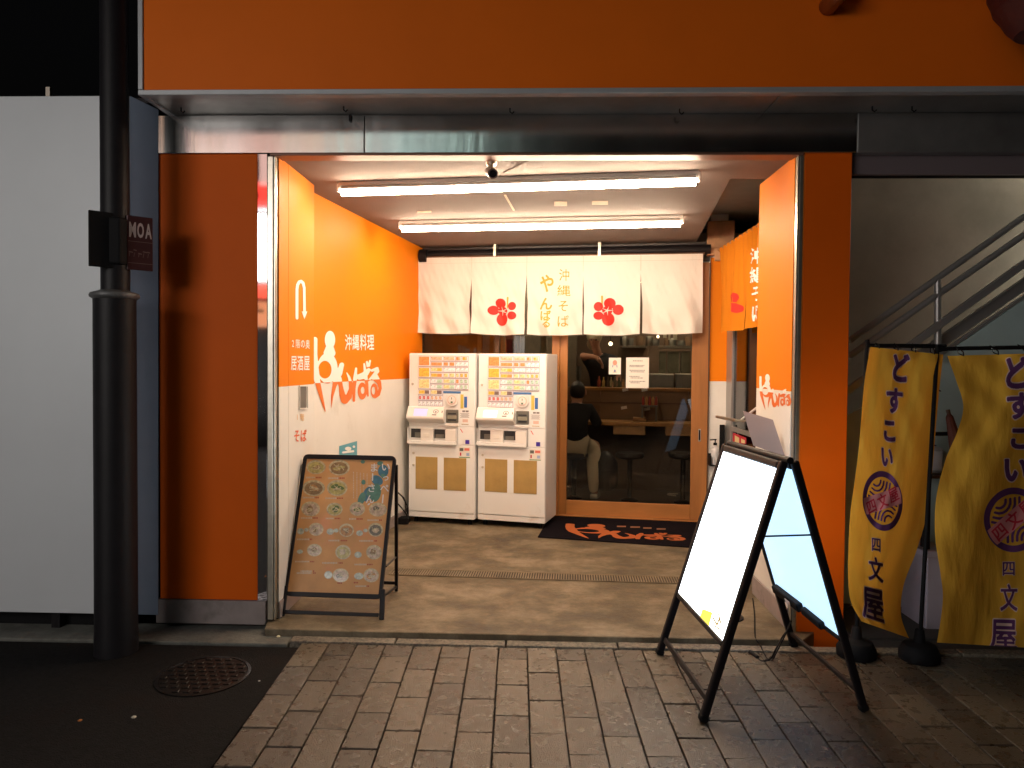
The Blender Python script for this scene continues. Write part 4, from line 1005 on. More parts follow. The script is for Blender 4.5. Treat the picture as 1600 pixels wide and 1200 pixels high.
for i, (x, y, rx, ry, c1_, c2_) in enumerate(bowls):
    rnd = random.Random(i)
    printed(rm, raster([('e',x,y,rx,ry)], (x-75,y-60,x+75,y+60), 26), lambda a,b: Q(a,b,.0006))
    printed(groups.setdefault(c1_, MB()), raster([('e',x,y+3,rx*.82,ry*.78)], (x-75,y-60,x+75,y+60), 26), lambda a,b: Q(a,b,.0010))
    bl_ = [('e',x+rnd.uniform(-.3,.3)*rx,y+rnd.uniform(-.25,.25)*ry,rx*rnd.uniform(.2,.42),ry*rnd.uniform(.15,.35),rnd.uniform(-40,40)) for _ in range(3)]
    printed(groups.setdefault(c2_, MB()), raster(bl_, (x-75,y-60,x+75,y+60), 40), lambda a,b: Q(a,b,.0014))
    bl_ = [('s',[(x+rnd.uniform(-.5,.4)*rx,y+rnd.uniform(-.4,.4)*ry,2.5),(x+rnd.uniform(-.4,.5)*rx,y+rnd.uniform(-.4,.4)*ry,2)]) for _ in range(6)]
    printed(rm, raster(bl_, (x-75,y-60,x+75,y+60), 60), lambda a,b: Q(a,b,.0017))
for (x,y,rx,ry) in saus: printed(groups.setdefault('t', MB()), raster([('e',x,y,rx,ry)], (x-32,y-30,x+32,y+30), 18), lambda a,b: Q(a,b,.0008))
part('bowl_print', rm, PM['rim'], po, kind='stuff')
for k, q in groups.items(): part('bowl_print', q, PM[k], po, kind='stuff')
rnd = random.Random(5); wq = MB(); rq = MB()
for (x,y,L1,L2) in [(275,232,35,38),(420,236,38,36),(262,362,42,30),(408,366,42,34),(250,494,42,30),(400,497,32,34),(545,500,26,38),(680,508,42,20),(228,632,46,18),(430,640,44,40),(640,642,56,18),(225,776,55,25),(405,785,60,20),(600,795,46,30),(240,850,60,10),(250,838,45,8),(440,915,0,24),(545,912,0,22),(600,935,40,10)]:
    xx = x-L1
    while xx < x+L1*.6:
        l = rnd.uniform(4,9); h = rnd.uniform(4,6)
        wq.add([Q(xx,y-h), Q(xx+l,y-h), Q(xx+l,y+h), Q(xx,y+h)], [(0,1,2,3)]); xx += l+2.5
    xx = x+L1*.7+4
    while xx < x+L1*.7+4+L2:
        l = rnd.uniform(5,9); rq.add([Q(xx,y-5), Q(xx+l,y-5), Q(xx+l,y+5), Q(xx,y+5)], [(0,1,2,3)]); xx += l+3
for k in range(5):
    yy = 195+k*3
    while yy < 370: h = rnd.uniform(4,9); x = 545+k*22; wq.add([Q(x,yy), Q(x+5,yy), Q(x+5,yy+h), Q(x,yy+h)], [(0,1,2,3)]); yy += h+4
part('text_lines', wq, mat('pale_menu_ink', (.52,.42,.32), .4), po); part('text_lines', rq, mat('red_menu_ink', (.36,.06,.02), .4), po)
for cl, pr_ in (((.05,.16,.24), [('e',640,340,30,50,20),('e',740,190,34,40,0),('e',700,250,40,30,30)]), ((.08,.20,.16), [('e',690,330,35,60,10),('e',600,370,22,45,20)]), ((.38,.04,.02), [('e',608,130,14,12),('e',740,222,18,14,30),('e',655,330,22,28,20),('e',612,262,14,16)]), ((.04,.10,.30), [('e',700,300,26,22,30),('e',720,140,20,14)])):
    part('colour_splash', printed(MB(), raster(pr_, (560,80,790,440), 80), lambda a,b,c=cl: Q(a,b,.0005+.0001*(c[0]*10))), mat('splash_%d'%int(sum(cl)*1000), cl, .35, var=.3, vscale=30), po)
mtx = mat('pale_title_ink', (.62,.62,.62), .4)
ztext('いっぺ', [757,757,748], [165,238,302], [62,48,60], [60,52,62], lambda a,b: Q(a,b,.0019), mtx, po, .03)
ztext('まさん', [682,665,655], [168,300,372], [60,58,60], [60,60,62], lambda a,b: Q(a,b,.0019), mtx, po, .03)
printed_ = MB(); 
for (x0,y0,x1,y1) in ((740,345,735,395),(672,208,670,250),(642,408,650,402)): printed(printed_, raster([('s',[(x0,y0,4),(x1,y1,4.5)])], (600,190,780,440), 60), lambda a,b: Q(a,b,.0019))
part('lettering', printed_, mtx, po)
# back frame of the board
kf = hZ(619.5,923,0); kt_ = TRp.lerp(BRp, .06)-nn*.026; kf2 = kf+(bl-br)*1.0
for a_, b_ in ((kf, kt_), (kf2, TLp.lerp(BLp, .06)-nn*.026)): part('leg', MB().bar(lift(a_, 0), b_, .024, .02, e1), m_dark, bt, .003)
part('cross_rail', MB().bar(lift(kf.lerp(kt_, .05), .055), lift(kf2.lerp(TLp, .05), .055), .018, .02), m_dark, bt, .002)
mid = br.lerp(TRp, .35); part('brace', MB().bar(BRp.lerp(TRp,.22)-nn*.02, kf.lerp(kt_,.28), .014, .006), m_dark, bt)
part('brace', MB().bar(BRp.lerp(TRp,.02)-nn*.02, kf.lerp(kt_,.035), .014, .014), m_dark, bt)

# ================================================================== LIT SIGN BOARD ON THE RIGHT
def gnd(px, py):
    p = hZ(px, py, -.06)
    for _ in range(6): p = hZ(px, py, gz(p.y)+.001)
    return p
Fa, Fb, Ba, Bb = gnd(1027,1022), gnd(1101,1127), gnd(1240,1008), gnd(1352,1114)
Fb = Fa+(Fb-Fa); ax = ((Fb-Fa).normalized()+(Bb-Ba).normalized()).normalized()
WB = ((Fb-Fa).length+(Bb-Ba).length)/2
mF = (Fa+Fb)/2; mB = (Ba+Bb)/2
axh = Vector((ax.x, ax.y, 0)).normalized()
Fa, Fb = mF-axh*WB/2, mF+axh*WB/2; Ba, Bb = mB-axh*WB/2, mB+axh*WB/2
for p in (Fa,Fb,Ba,Bb): p.z = gz(p.y)+.001
mid = (mF+mB)/2; ZR = 1.085
Ra, Rb = Vector((mid.x,mid.y,ZR))-axh*WB/2, Vector((mid.x,mid.y,ZR))+axh*WB/2
lb = thing('lit_sign_board', 'black A-frame sign board with a glaring white lit panel on the paving', 'sign board', (mid.x, mid.y, gz(mid.y)))
cr = (mB-mF); cr.z = 0; cr.normalize()
def side(Aa, Ab, sgn, name):
    Ta, Tb = Ra - cr*.025*sgn, Rb - cr*.025*sgn
    nrm = (Ab-Aa).cross(Ta-Aa).normalized()
    if nrm.dot(cr)*sgn > 0: nrm = -nrm      # outward
    def at(s, t, off=0): # s 0..1 far->near, t 0..1 top->foot
        return (Ta.lerp(Tb, s)).lerp(Aa.lerp(Ab, s), t)+nrm*off
    k = .038/WB
    return at, nrm
atF, nF = side(Fa, Fb, 1, 'front'); atB, nB = side(Ba, Bb, -1, 'back')
m_lit = mat('lit_panel_white', (.9,.9,.9), .4, emit=(.86,.95,1.0), es=BOARD)
m_litb = mat('lit_panel_back', (.5,.55,.6), .5, emit=(.48,.74,1.0), es=1.25)
T1 = .715
for at, nr_, nm in ((atF, nF, 'f'), (atB, nB, 'b')):
    for s in (0.02, .98): part('leg', MB().bar(at(s, 0), at(s, 1), .034 if nm=='f' else .03, .036, nr_), m_dark, lb, .008, 2)
    part('top_rail', MB().bar(at(.045, .018), at(.955, .018), .036, .04, nr_), m_dark, lb, .010, 3)
    part('bottom_rail', MB().bar(at(.045, T1), at(.955, T1), .026, .03, nr_), m_dark, lb, .005)
    part('foot_rail', MB().bar(at(.045, .925), at(.955, .925), .026, .016, nr_), m_dark, lb, .003)
    for s in (0.02, .98): part('foot', MB().bar(at(s, .975), at(s, 1.0), .040, .040, nr_), m_black, lb, .006)
    q = MB(); q.extr([at(.045,.035,.004), at(.955,.035,.004), at(.955,T1-.012,.004), at(.045,T1-.012,.004)], nr_*.006)
    pn = part('lit_panel', q, m_lit if nm == 'f' else mat('lit_panel_dim', (.9,.9,.9), .4, emit=(.86,.95,1.0), es=2.2), lb, label='glaring white front sheet' if nm == 'f' else 'white sheet facing the pillar')
    q = MB(); q.extr([at(.045,.035,.0035), at(.955,.035,.0035), at(.955,T1-.012,.0035), at(.045,T1-.012,.0035)], nr_*-.012)
    part('panel_back', q, m_litb if nm == 'b' else mat('panel_rear_plastic', (.55,.6,.65), .5, emit=(.5,.74,1), es=.25), lb)
    if nm == 'f':
        fb = lambda px, py, off=.0112: hP(px, py, at(0,0,.0), nr_)+nr_*off
        q = MB(); q.extr([fb(1101,952,.0102), fb(1143,968,.0102), fb(1136,996,.0102), fb(1096,968,.0102)], nr_*.0012); part('corner_print', q, mat('lit_yellow_corner', (.7,.6,.1), .5, emit=(1,.85,.12), es=1.0), pn)
        q = MB(); rs = [('s',[(1118,966,1.2),(1124,978,1.2),(1128,966,1.2),(1131,980,1)]),('s',[(1117,977,1),(1128,984,1.2)]),('s',[(1126,960,1),(1127,964,1)])]
        part('crown_print', printed(MB(), raster(rs, (1112,955,1138,990), 50), lambda a,b: fb(a,b,.0118)), mat('ochre_print', (.3,.22,.04), .5, emit=(.6,.45,.05), es=.4), pn)
        rs = [('e',x,y,r,r) for x,y,r in ((1157,713,1.4),(1186,728,1),(1208,746,1.4),(1164,755,1.6),(1103,891,1.1),(1150,908,1),(1156,880,1.2),(1162,872,.9),(1186,727,.8))]
        part('speck_print', printed(MB(), raster(rs, (1095,700,1220,915), 170), lambda a,b: fb(a,b,.0118)), mat('grey_print', (.2,.2,.25), .5), pn)
part('hinge_strap', MB().bar(atF(.985,.29), atB(.985,.29), .012, .006), m_dark, lb)
part('hinge_strap', MB().bar(atF(.015,.29), atB(.015,.29), .012, .006), m_dark, lb)
part('hinge', MB().cyl(Ra+Vector((0,0,.004)), Rb+Vector((0,0,.004)), .016, n=12), m_dark, lb, smooth=True)
# adapter strapped to the back lower rail
part('power_adapter', MB().bar(atB(.10,T1-.035,-.030), atB(.50,T1-.030,-.030), .045, .035, nB), m_black, lb, .006)
part('power_adapter', MB().bar(atB(.54,T1-.03,-.030), atB(.80,T1-.022,-.030), .038, .03, nB), m_black, lb, .006)
part('rating_label', MB().bar(atB(.32,T1-.030,-.0485), atB(.39,T1-.030,-.0485), .022, .002, nB), m_paper, lb)
# its cable
cx_ = MB(); G = lambda px, py, z: hZ(px, py, z)
zz = gz(3.7)
pts = [hY(1233,975,atB(.1,.7).y-.02), hY(1230,985,4.0), hY(1222,996,3.95), G(1212,1015,zz+.08), G(1205,1028,zz+.02), G(1190,1033,zz+.008), G(1178,1024,zz+.008), G(1160,1020,zz+.008), G(1143,1016,zz+.01)]
def smooth_pts(P, n=5):
    out = []
    for i in range(len(P)-1):
        p0, p1, p2, p3 = P[max(i-1,0)], P[i], P[i+1], P[min(i+2,len(P)-1)]
        for k in range(n):
            t = k/n; out.append(.5*((2*p1)+(p2-p0)*t+(2*p0-5*p1+4*p2-p3)*t*t+(3*p1-p0-3*p2+p3)*t**3))
    return out+[P[-1]]
cx_.tube(smooth_pts(pts), .005, 6)
pts = [G(1176,935,.006), G(1179,960,.006), G(1180,995,.0), G(1188,1008,zz+.03), G(1198,1028,zz+.012), G(1206,1032,zz+.010), G(1214,1018,zz+.06), hY(1228,990,3.95), hY(1236,970,atB(.1,.7).y-.02)]
cx_.tube(smooth_pts(pts), .0035, 6)
cx_.cyl(G(1172,1019,zz+.014), G(1184,1027,zz+.014), .012, .010, 10)
cbl = part('power_cable', cx_, m_black, None, smooth=True); tag(cbl, 'thin black cable with a plug looped on the paving under the lit board', 'cable')

# grey sheet on a stand behind the board
mpz = [hY(1161,643,4.52), hY(1208,657,4.46), hY(1227,714,4.34), hY(1177,696,4.40)]
ms = thing('menu_stand', 'grey tilted display sheet on a thin stand behind the lit board', 'display stand', (mpz[2].x, 4.42, 0))
part('sheet', MB().extr(mpz, (0,.004,.004)), mat('grey_sheet', (.36,.31,.33), .55, var=.06, vscale=3), ms)
cxp = mpz[3]+Vector((-.05,.02,0))
part('post', MB().tube([(cxp.x,cxp.y+.02,cxp.z-.02),(cxp.x-.06,cxp.y+.06,.02)], .010, 10), m_dark, ms, smooth=True)
part('stand_foot', MB().lathe((cxp.x-.06,cxp.y+.06,.0), [(.09,0),(.09,.008),(.02,.02)], 24), m_dark, ms)
# hand sanitiser on the column
pbz = hP(1117,726,O-Vv*.10,Vv)
san = thing('sanitizer_bottle', 'white pump bottle of hand sanitizer held on the column by the door', 'bottle', tuple(pbz))
part('bottle', MB().lathe(pbz, [(.034,.0),(.038,.01),(.038,.13),(.030,.155),(.014,.17),(.014,.185)], 20), mat('milky_plastic', (.62,.62,.64), .25, spec=.6), san, smooth=True)
part('pump', MB().lathe(pbz+Vector((0,0,.186)), [(.018,0),(.018,.022),(.006,.024),(.006,.05)], 14).bar(pbz+Vector((.01,0,.240)), pbz+Vector((-.05,-.01,.236)), .016, .010), m_black, san, .001, smooth=True)
hld = thing('bottle_holder', 'black wall holder under the hand sanitizer bottle', 'holder', tuple(pbz))
part('cup', MB().box((pbz.x-.05,pbz.y-.045,pbz.z-.010),(pbz.x+.05,pbz.y+.045,pbz.z-.001)).box((pbz.x-.055,pbz.y-.05,pbz.z-.01),(pbz.x-.045,pbz.y+.05,pbz.z+.09)).box((pbz.x-.05,pbz.y+.045,pbz.z-.01),(pbz.x+.05,pbz.y+.095,pbz.z+.10)), m_black, hld, .003)
q = MB(); rbox(q, A(1124,700,-.02), A(1132,700,-.02), -.04, -.005, 0.62, .95); o = part('control_box', q, m_black, None, .003); tag(o, 'narrow black box fixed to the column beside the sanitizer', 'box')

# ================================================================== YELLOW BANNERS
def surf(rows, ydep, wav, seed):
    """rows: (py, px_left, px_right); returns S(u, v, off) world point"""
    n = len(rows)
    def S(u, v, off=0):
        v = min(max(v, 0), 1); k = min(int(v*(n-1)), n-2); t = v*(n-1)-k
        def cr(c):
            p0, p1, p2, p3 = (rows[max(k-1,0)][c], rows[k][c], rows[k+1][c], rows[min(k+2,n-1)][c])
            return .5*((2*p1)+(p2-p0)*t+(2*p0-5*p1+4*p2-p3)*t*t+(3*p1-p0-3*p2+p3)*t**3)
        py, xl, xr = cr(0), cr(1), cr(2); tw = cr(3)
        px = xl+(xr-xl)*u; edge = rows[0][4] if len(rows[0]) > 4 else 0
        py2 = py + edge*(u-.5)*(1-v) + cr(4)*(u-.5)*v
        y = ydep + wav*math.sin(u*5.2+v*3.1+seed) + .5*wav*math.sin(u*11+v*7+seed*2) + .16*wav*math.sin(u*19-v*31+seed) + .12*wav*math.sin(u*37+v*22+seed*3) + tw*(u-.5)
        return hY(px, py2, y-off)
    return S
def banner(name, label, S, nu=26, nv=70):
    t = thing('banner', label, 'banner', tuple(lift(S(.5,.5), gz(4))), 0, 'yellow banners beside the stair entrance')
    vs = [S(j/nu, k/nv) for k in range(nv+1) for j in range(nu+1)]
    fs = [(k*(nu+1)+j, k*(nu+1)+j+1, (k+1)*(nu+1)+j+1, (k+1)*(nu+1)+j) for k in range(nv) for j in range(nu)]
    part('cloth', MB().add(vs, fs), m_nobori, t, smooth=True)
    return t
# rows py, xl, xr, twist, tilt
rows1 = [(548,1360,1474,.10,12),(600,1351,1468,.12,12),(655,1346,1463,.14,12),(705,1342,1459,.16,14),(755,1336,1454,.18,16),(805,1329,1446,.2,18),(855,1326,1431,.22,20),(905,1325,1412,.24,22),(950,1329,1408,.26,24),(984,1346,1420,.26,26)]
rows2 = [(553,1480,1690,0,-6),(592,1494,1695,.04,-4),(632,1505,1700,.06,0),(672,1496,1700,.06,0),(715,1478,1702,.06,0),(775,1463,1700,.06,0),(835,1461,1696,.06,0),(893,1469,1690,.06,0),(940,1473,1684,.06,4),(1010,1464,1676,.06,12)]
S1 = surf(rows1, 3.98, .028, .4); S2 = surf(rows2, 3.92, .03, 2.1)
def inv(rows, px, py):
    v = 0
    ys = [r[0] for r in rows]; n = len(rows)
    k = max(0, min(n-2, sum(1 for y in ys if y <= py)-1)); t = (py-ys[k])/(ys[k+1]-ys[k])
    xl = rows[k][1]+(rows[k+1][1]-rows[k][1])*t; xr = rows[k][2]+(rows[k+1][2]-rows[k][2])*t
    u = (px-xl)/(xr-xl); tilt = rows[0][4]*(1-(k+t)/(n-1))+rows[k][4]*(k+t)/(n-1)
    return u, (k+t)/(n-1)
def banner_print(S, rows, t, txt, rx, ry, rr, rang, tail, sx):
    q = MB(); halo = MB()
    for ch, cx, cy, wx, wy in txt+tail:
        kj = ch in '四文屋'; vs, fs = glyph(ch, .035 if kj else .07); vh, fh = glyph(ch, .085 if kj else .125)
        q.add([S(*inv(rows, cx+x*wx, cy-y*wy), .0035) for x, y in vs], fs)
        halo.add([S(*inv(rows, cx+x*wx, cy-y*wy), .0022) for x, y in vh], fh)
    part('lettering_outline', halo, m_pale, t); part('lettering', q, m_purple, t)
    f = lambda off: (lambda x, y: S(*inv(rows, x, y), off))
    R0 = (rx-rr[0]*1.15, ry-rr[1]*1.15, rx+rr[0]*1.15, ry+rr[1]*1.15)
    ca, sa = math.cos(R(rang)), math.sin(R(rang)); mxr = min(rr)
    ring = [('e',rx,ry,rr[0],rr[1]),('h',rx,ry,rr[0]*.80,rr[1]*.80)]
    # wave lines left and right of the band
    nl = []
    for sgn in (-1, 1):
        for k in range(4):
            rad = (.22+.15*k)
            pts = []
            for a in np.linspace(-60, 60, 7):
                ux = sgn*.95 - sgn*rad*1.5*math.cos(R(a))*.9; uy = rad*1.25*math.sin(R(a))
                # band direction frame
                X_ = (uy*ca - (ux)*sa*-1*-1); 
                pts.append((rx+rr[0]*.82*(uy*ca-ux*sa), ry+rr[1]*.82*(uy*sa+ux*ca), mxr*.045))
            nl.append(('s', pts))
    clipc = ('clip', [('e',rx,ry,rr[0]*.86,rr[1]*.86)])
    part('roundel_print', printed(MB(), raster(nl+[clipc], R0, 70), f(.0035)), m_purple, t)
    part('roundel_print', printed(MB(), raster(ring, R0, 60), f(.0030)), m_purple, t)
    band = [('b',rx,ry,rr[0]*1.3,rr[1]*.27,rang),('clip',[('e',rx,ry,rr[0]*.95,rr[1]*.95)])]
    part('band_print', printed(MB(), raster(band, R0, 50), f(.0045)), m_pink, t)
    q = MB()
    for i, ch in enumerate('四文屋'):
        d = (i-1)*rr[0]*.60; vs, fs = glyph(ch, .04); s = rr[0]*.52
        q.add([S(*inv(rows, rx+d*ca+(x*ca+y*sa)*s, ry+(d*sa+(x*sa-y*ca)*s)*rr[1]/rr[0]), .0058) for x, y in vs], fs)
    part('band_lettering', q, m_redtx, t)
b1 = banner('banner', 'brighter yellow banner with purple writing hanging next to the right orange pillar', S1)
banner_print(S1, rows1, b1, [('ど',1408,577,30,44),('す',1398,627,28,42),('こ',1390,675,24,40),('い',1386,716,20,36)], 1379, 784, (31,46), -24, [('四',1369,853,16,24),('文',1369,890,24,38),('屋',1365,945,36,56)], 1)
b2 = banner('banner', 'darker yellow banner with purple writing beyond the umbrella, farther from the orange pillar', S2)
banner_print(S2, rows2, b2, [('ど',1590,583,42,52),('す',1592,634,44,46),('こ',1594,686,40,42),('い',1588,735,42,46)], 1584, 812, (46,50), -40, [('四',1576,888,22,26),('文',1576,934,28,44),('屋',1568,990,44,52)], 1)
# their stands
def pt(px, py, y): return hY(px, py, y)
for (t, v0, vb, arm0, arm1, y_, lab) in ((b1,(1354,541),(1338,1000),(1354,540),(1478,541),4.02,''), (b2,(1464,548),(1436,1030),(1464,545),(1720,541),3.99,'')):
    top = pt(*v0, y_); bot = pt(*vb, y_); bot.z = gz(y_)+.02
    q = MB(); a0, a1 = pt(*arm0, y_), pt(*arm1, y_)
    part('pole', q.tube(smooth_pts([bot, bot.lerp(top,.5), top-Vector((0,0,.03)), top+(a1-a0).normalized()*.012, a0.lerp(a1,.15), a1], 4), .011, 8), m_black, t, smooth=True)
    part('stand_base', MB().lathe((bot.x, bot.y, gz(y_)), [(.10,0),(.10,.04),(.08,.08),(.03,.095),(.022,.16)], 24), m_black, t, .002, smooth=True)
    q = MB(); S = S1 if t is b1 else S2
    for u in (.12, .38, .62, .88):
        p = S(u, .004); q.tube([p, p+Vector((.004,.01,.02)), Vector((p.x, y_, a0.z+(a1.z-a0.z)*u+.014)), p+Vector((-.012,.02,.012)), p], .0035, 5)
    part('tie', q, m_dark, t)
t_ = S1(1, .5); q = MB(); 
for v in (.12,.30,.56): p = S1(.995, v); q.tube([p, p+Vector((.012,.02,.0)), p+Vector((.03,.04,-.004))], .004, 5)
part('tie', q, m_purple, b1)
# clutter behind the banners
def crate(name, label, cat, x0, y0, x1, y1, dep, dp, m_, bev=.006):
    a = hY(x0, y1, dep); b = hY(x1, y0, dep); o = part(name, MB().box((a.x, dep, max(a.z, gz(4.2)-.02)), (b.x, dep+dp, b.z)), m_, None, bev); tag(o, label, cat); return o
m_lil = mat('lilac_white_plastic', (.46,.42,.50), .5, var=.1); m_blu = mat('blue_crate_plastic', (.05,.10,.30), .5)
o = crate('storage_box', 'lilac white storage box on the floor between the yellow banners', 'box', 1446, 868, 1488, 1012, 4.40, .3, m_lil)
part('lid', MB().box((hY(1444,860,4.39).x, 4.392, hY(1444,872,4.39).z), (hY(1490,860,4.39).x, 4.71, hY(1490,862,4.39).z)), m_lil, o, .004)
o = crate('shopping_bag', 'crumpled white bag resting on shelf between the banners', 'bag', 1452, 700, 1478, 740, 4.55, .15, mat('white_bag', (.5,.5,.52), .6, bump=.6, bscale=20), .02)
# shelf carrying the bag
sf = thing('shelf_rack', 'low dark shelf rack between the banners at the foot of the stairs', 'shelf', tuple(lift(hY(1470,740,4.5), gz(4.3))))
sx0, sx1 = hY(1440,740,4.5).x, hY(1600,740,4.5).x; sz = hY(1460,742,4.5).z
part('shelf_board', MB().box((sx0,4.48,sz-.02),(sx1,4.80,sz-.002)), m_dwood, sf, .003)
for x in (sx0+.01, sx1-.04): part('leg', MB().box((x,4.49,gz(4.5)-.02),(x+.03,4.52,sz-.021)), m_dark, sf, .002)
part('rail', MB().tube([hY(1452,678,4.45), hY(1600,677,4.45)], .012, 8), m_dark, sf); part('leg', MB().box((sx1-.04,4.44,gz(4.5)),(sx1-.02,4.46,hY(1600,677,4.45).z)), m_dark, sf)
part('leg', MB().box((hY(1452,678,4.45).x-.01,4.44,gz(4.5)),(hY(1452,678,4.45).x+.012,4.46,hY(1452,672,4.45).z)), m_dark, sf)
um = thing('umbrella', 'folded brown umbrella leaning beside the second yellow banner', 'umbrella', tuple(hY(1500,740,4.40)))
u0, u1 = hY(1481,640,4.40), hY(1503,735,4.36)
part('canopy', MB().cyl(u0.lerp(u1,.12), u1, .020, .052, 10).cyl(u0.lerp(u1,.06), u0.lerp(u1,.12), .008, .02, 10), mat('brown_nylon', (.13,.04,.025), .7, bump=.5, bscale=30), um)
part('handle', MB().cyl(u0, u0.lerp(u1,.07), .011, n=10), m_dwood, um)
part('shaft', MB().cyl(u1, u1.lerp(u0,-.75), .006, n=8), m_dark, um)

# ================================================================== STAIR ENTRANCE ON THE RIGHT
stw = thing('stair_entrance', 'dim open stair entrance right of the orange pillar with steel handrails', 'stairwell', (2.6, 5, 0))
m_sw = mat('beige_stair_wall', (.44,.32,.24), .75, var=.12, vscale=3, bump=.1, bscale=40, dirt=(1.2, (.34,.25,.19), .5))
m_pw = mat('pale_stair_panel', (.42,.54,.54), .5, var=.06)
XR_ = 6.0; YB_ = 5.42
part('back_wall', MB().box((XQ1+.01, YB_, -.1), (XR_, YB_+.05, 3.6)), m_sw, stw)
part('side_wall', MB().box((XQ1+.001, YF+.63, -.1), (XQ1+.05, YB_-.001, 2.96)), mat('pale_side_wall', (.40,.38,.36), .6), stw)
part('side_wall', MB().box((XR_, YF, -.1), (XR_+.1, YB_, 3.6)), m_sw, stw)
part('head_panel', MB().box((XQ1+.004, YF+.061, ZCL-.10), (XR_, YF+.09, ZCL+.25)), mat('mauve_head_panel', (.20,.16,.17), .5, .3), stw)
zb_ = hY(1450,275,YF+.1).z
part('shutter_guide', MB().box((XQ1+.004, YF+.091, zb_), (XR_, YF+.16, zb_+.055)), m_black, stw, .003)
part('floor', MB().box((XQ1+.052, YF-.02, -.2), (XR_, YB_-.001, gz(4.2)+.015)), mat('dark_stair_floor', (.06,.055,.05), .8, bump=.3, bscale=60), stw)
part('floor', MB().box((XQ1+.003, 4.125, -.2), (XR_, YF-.021, gz(4.2)-.0)), mat('dark_stair_floor', (0,0,0)), stw)
# stair flight rising to the right
sl_a, sl_b = hY(1325,545,4.80), hY(1600,352,4.80); ang = math.atan2(sl_b.z-sl_a.z, sl_b.x-sl_a.x)
x0s = sl_a.x; rise = .19; run = rise/math.tan(ang)
base_z = gz(4.2)
xs0 = sl_a.x + (base_z + .86 - sl_a.z)/math.tan(ang)   # where the nosing line meets the floor
k = 0
m_step = mat('stair_concrete', (.30,.30,.29), .7, bump=.2, bscale=80)
xs0 = max(xs0, XQ1+.12)
nose = lambda x: sl_a.z-.86+(x-sl_a.x)*math.tan(ang)
k0 = 0
x = XQ1+.30; z = base_z
while x < 5.6 and z < 3.2:
    z2 = z+rise; part('step', MB().box((x, 4.86, z if k0 == 0 else z-.02), (x+run+.02, YB_-.003, z2)), m_step, stw, .004); x += run; z = z2; k0 += 1
# solid pale balustrade under the rails
def sloped(px0,py0,px1,py1,y,th,h,m_,name):
    a, b = hY(px0,py0,y), hY(px1,py1,y); d = (b-a); b2 = a+d*2.2; a2 = a-d*.15
    if a2.x < XQ1+.055: a2 = a+(a-b)*((a.x-XQ1-.055)/(b.x-a.x))
    return part(name, MB().bar(a2, b2, th, h), m_, stw, .004)
m_rail = mat('satin_rail_steel', (.40,.39,.38), .36, .6)
for (p, q_, y) in (((1325,532),(1600,338),4.72), ((1325,556),(1600,366),4.72)):
    a, b = hY(*p, y), hY(*q_, y); a2 = a; b2 = a+(b-a)*2.0
    part('handrail', MB().tube([a2+Vector((.01,0,0)), b2], .020, 12), m_rail, stw, smooth=True)
sloped(1450,548,1600,444,4.84,.03,.07,m_rail,'stringer'); sloped(1450,566,1600,463,4.84,.03,.02,m_rail,'stringer')
ppx = hY(1464,430,4.72)
part('rail_post', MB().tube([hY(1465,436,4.72), hY(1465,560,4.72)], .020, 12), m_rail, stw, smooth=True)
a, b = hY(1325,658,4.84), hY(1450,566,4.84); tl_ = hY(1600,463,4.84)
d = (tl_-b)/(tl_.x-b.x)
pA = b+d*(XQ1+.06-b.x); pB_ = b+d*(XR_-.01-b.x)
part('balustrade_panel', MB().extr([Vector((pA.x,4.855,base_z+.02)), Vector((pB_.x,4.855,base_z+.02)), Vector((pB_.x,4.855,pB_.z-.02)), Vector((pA.x,4.855,max(pA.z-.02, base_z+.1)))], (0,-.02,0)), m_pw, stw)
lo = MB().extr([Vector((XQ1+.06,4.80,base_z+.02)), Vector((hY(1440,700,4.8).x,4.80,base_z+.02)), Vector((hY(1440,560,4.8).x,4.80,hY(1440,590,4.8).z)), Vector((XQ1+.06,4.80,hY(1325,668,4.8).z))], (0,-.012,0))
part('balustrade_panel', lo, m_pw, stw)
sloped(1325,610,1450,520,4.70,.03,.045,m_rail,'handrail')
# small cool tube over the upper flight
t = thing('stair_light', 'cool lit tube on the wall over the upper stairs', 'wall light', (4.1, YB_-.05, 2.7))
part('tube', MB().cyl((3.85,YB_-.30,2.72),(4.6,YB_-.30,3.1),.018,n=12), mat('cool_lit_tube', (.9,.9,.9), .5, emit=(.92,1.0,.88), es=210), t, smooth=True)
part('batten', MB().bar((3.85,YB_-.25,2.74),(4.6,YB_-.25,3.12),.05,.03,(0,1,0)), m_batt, t)

# ================================================================== HOARDING AND POLE ON THE LEFT
YH = 4.15; xc = hX(205,600,hY(205,600,YH).x).x
m_h = m_hoard
z1h = hY(100,150,YH).z; z0h = hY(100,958,YH).z
ho = thing('hoarding', 'plain white steel site hoarding behind the black street pole', 'hoarding', (xc-1, YH, gz(4.1)))
xa = xc
widths = [.50]*10; x = xa
hlf = MB().box((hY(-500,600,YH).x-4, YH, z0h), (xc-.004, YH+.03, z1h)); part('sheet', hlf, m_h, ho, .002)
y2 = hX(246,600,xc).y
re_t, re_b = hY(247,171,4.245), hY(247,961,4.245)
part('return_sheet', MB().extr([Vector((xc,YH+.002,z0h)), re_b, re_t, Vector((xc,YH+.002,z1h))], (-.004,.012,0)), mat('bluish_return_sheet', (.22,.27,.36), .5, .1, var=.05), ho, .001)  # turned outward to catch light, with bluish light put into its colour
part('post', MB().box((xc-.5,YH+.04,gz(4.2)-.05),(xc-.45,YH+.09,z0h+.3)).box((xc-1.4,YH+.04,gz(4.2)-.05),(xc-1.35,YH+.09,z0h+.3)).box((xc-2.3,YH+.04,gz(4.2)-.05),(xc-2.25,YH+.09,z0h+.3)), m_dark, ho)
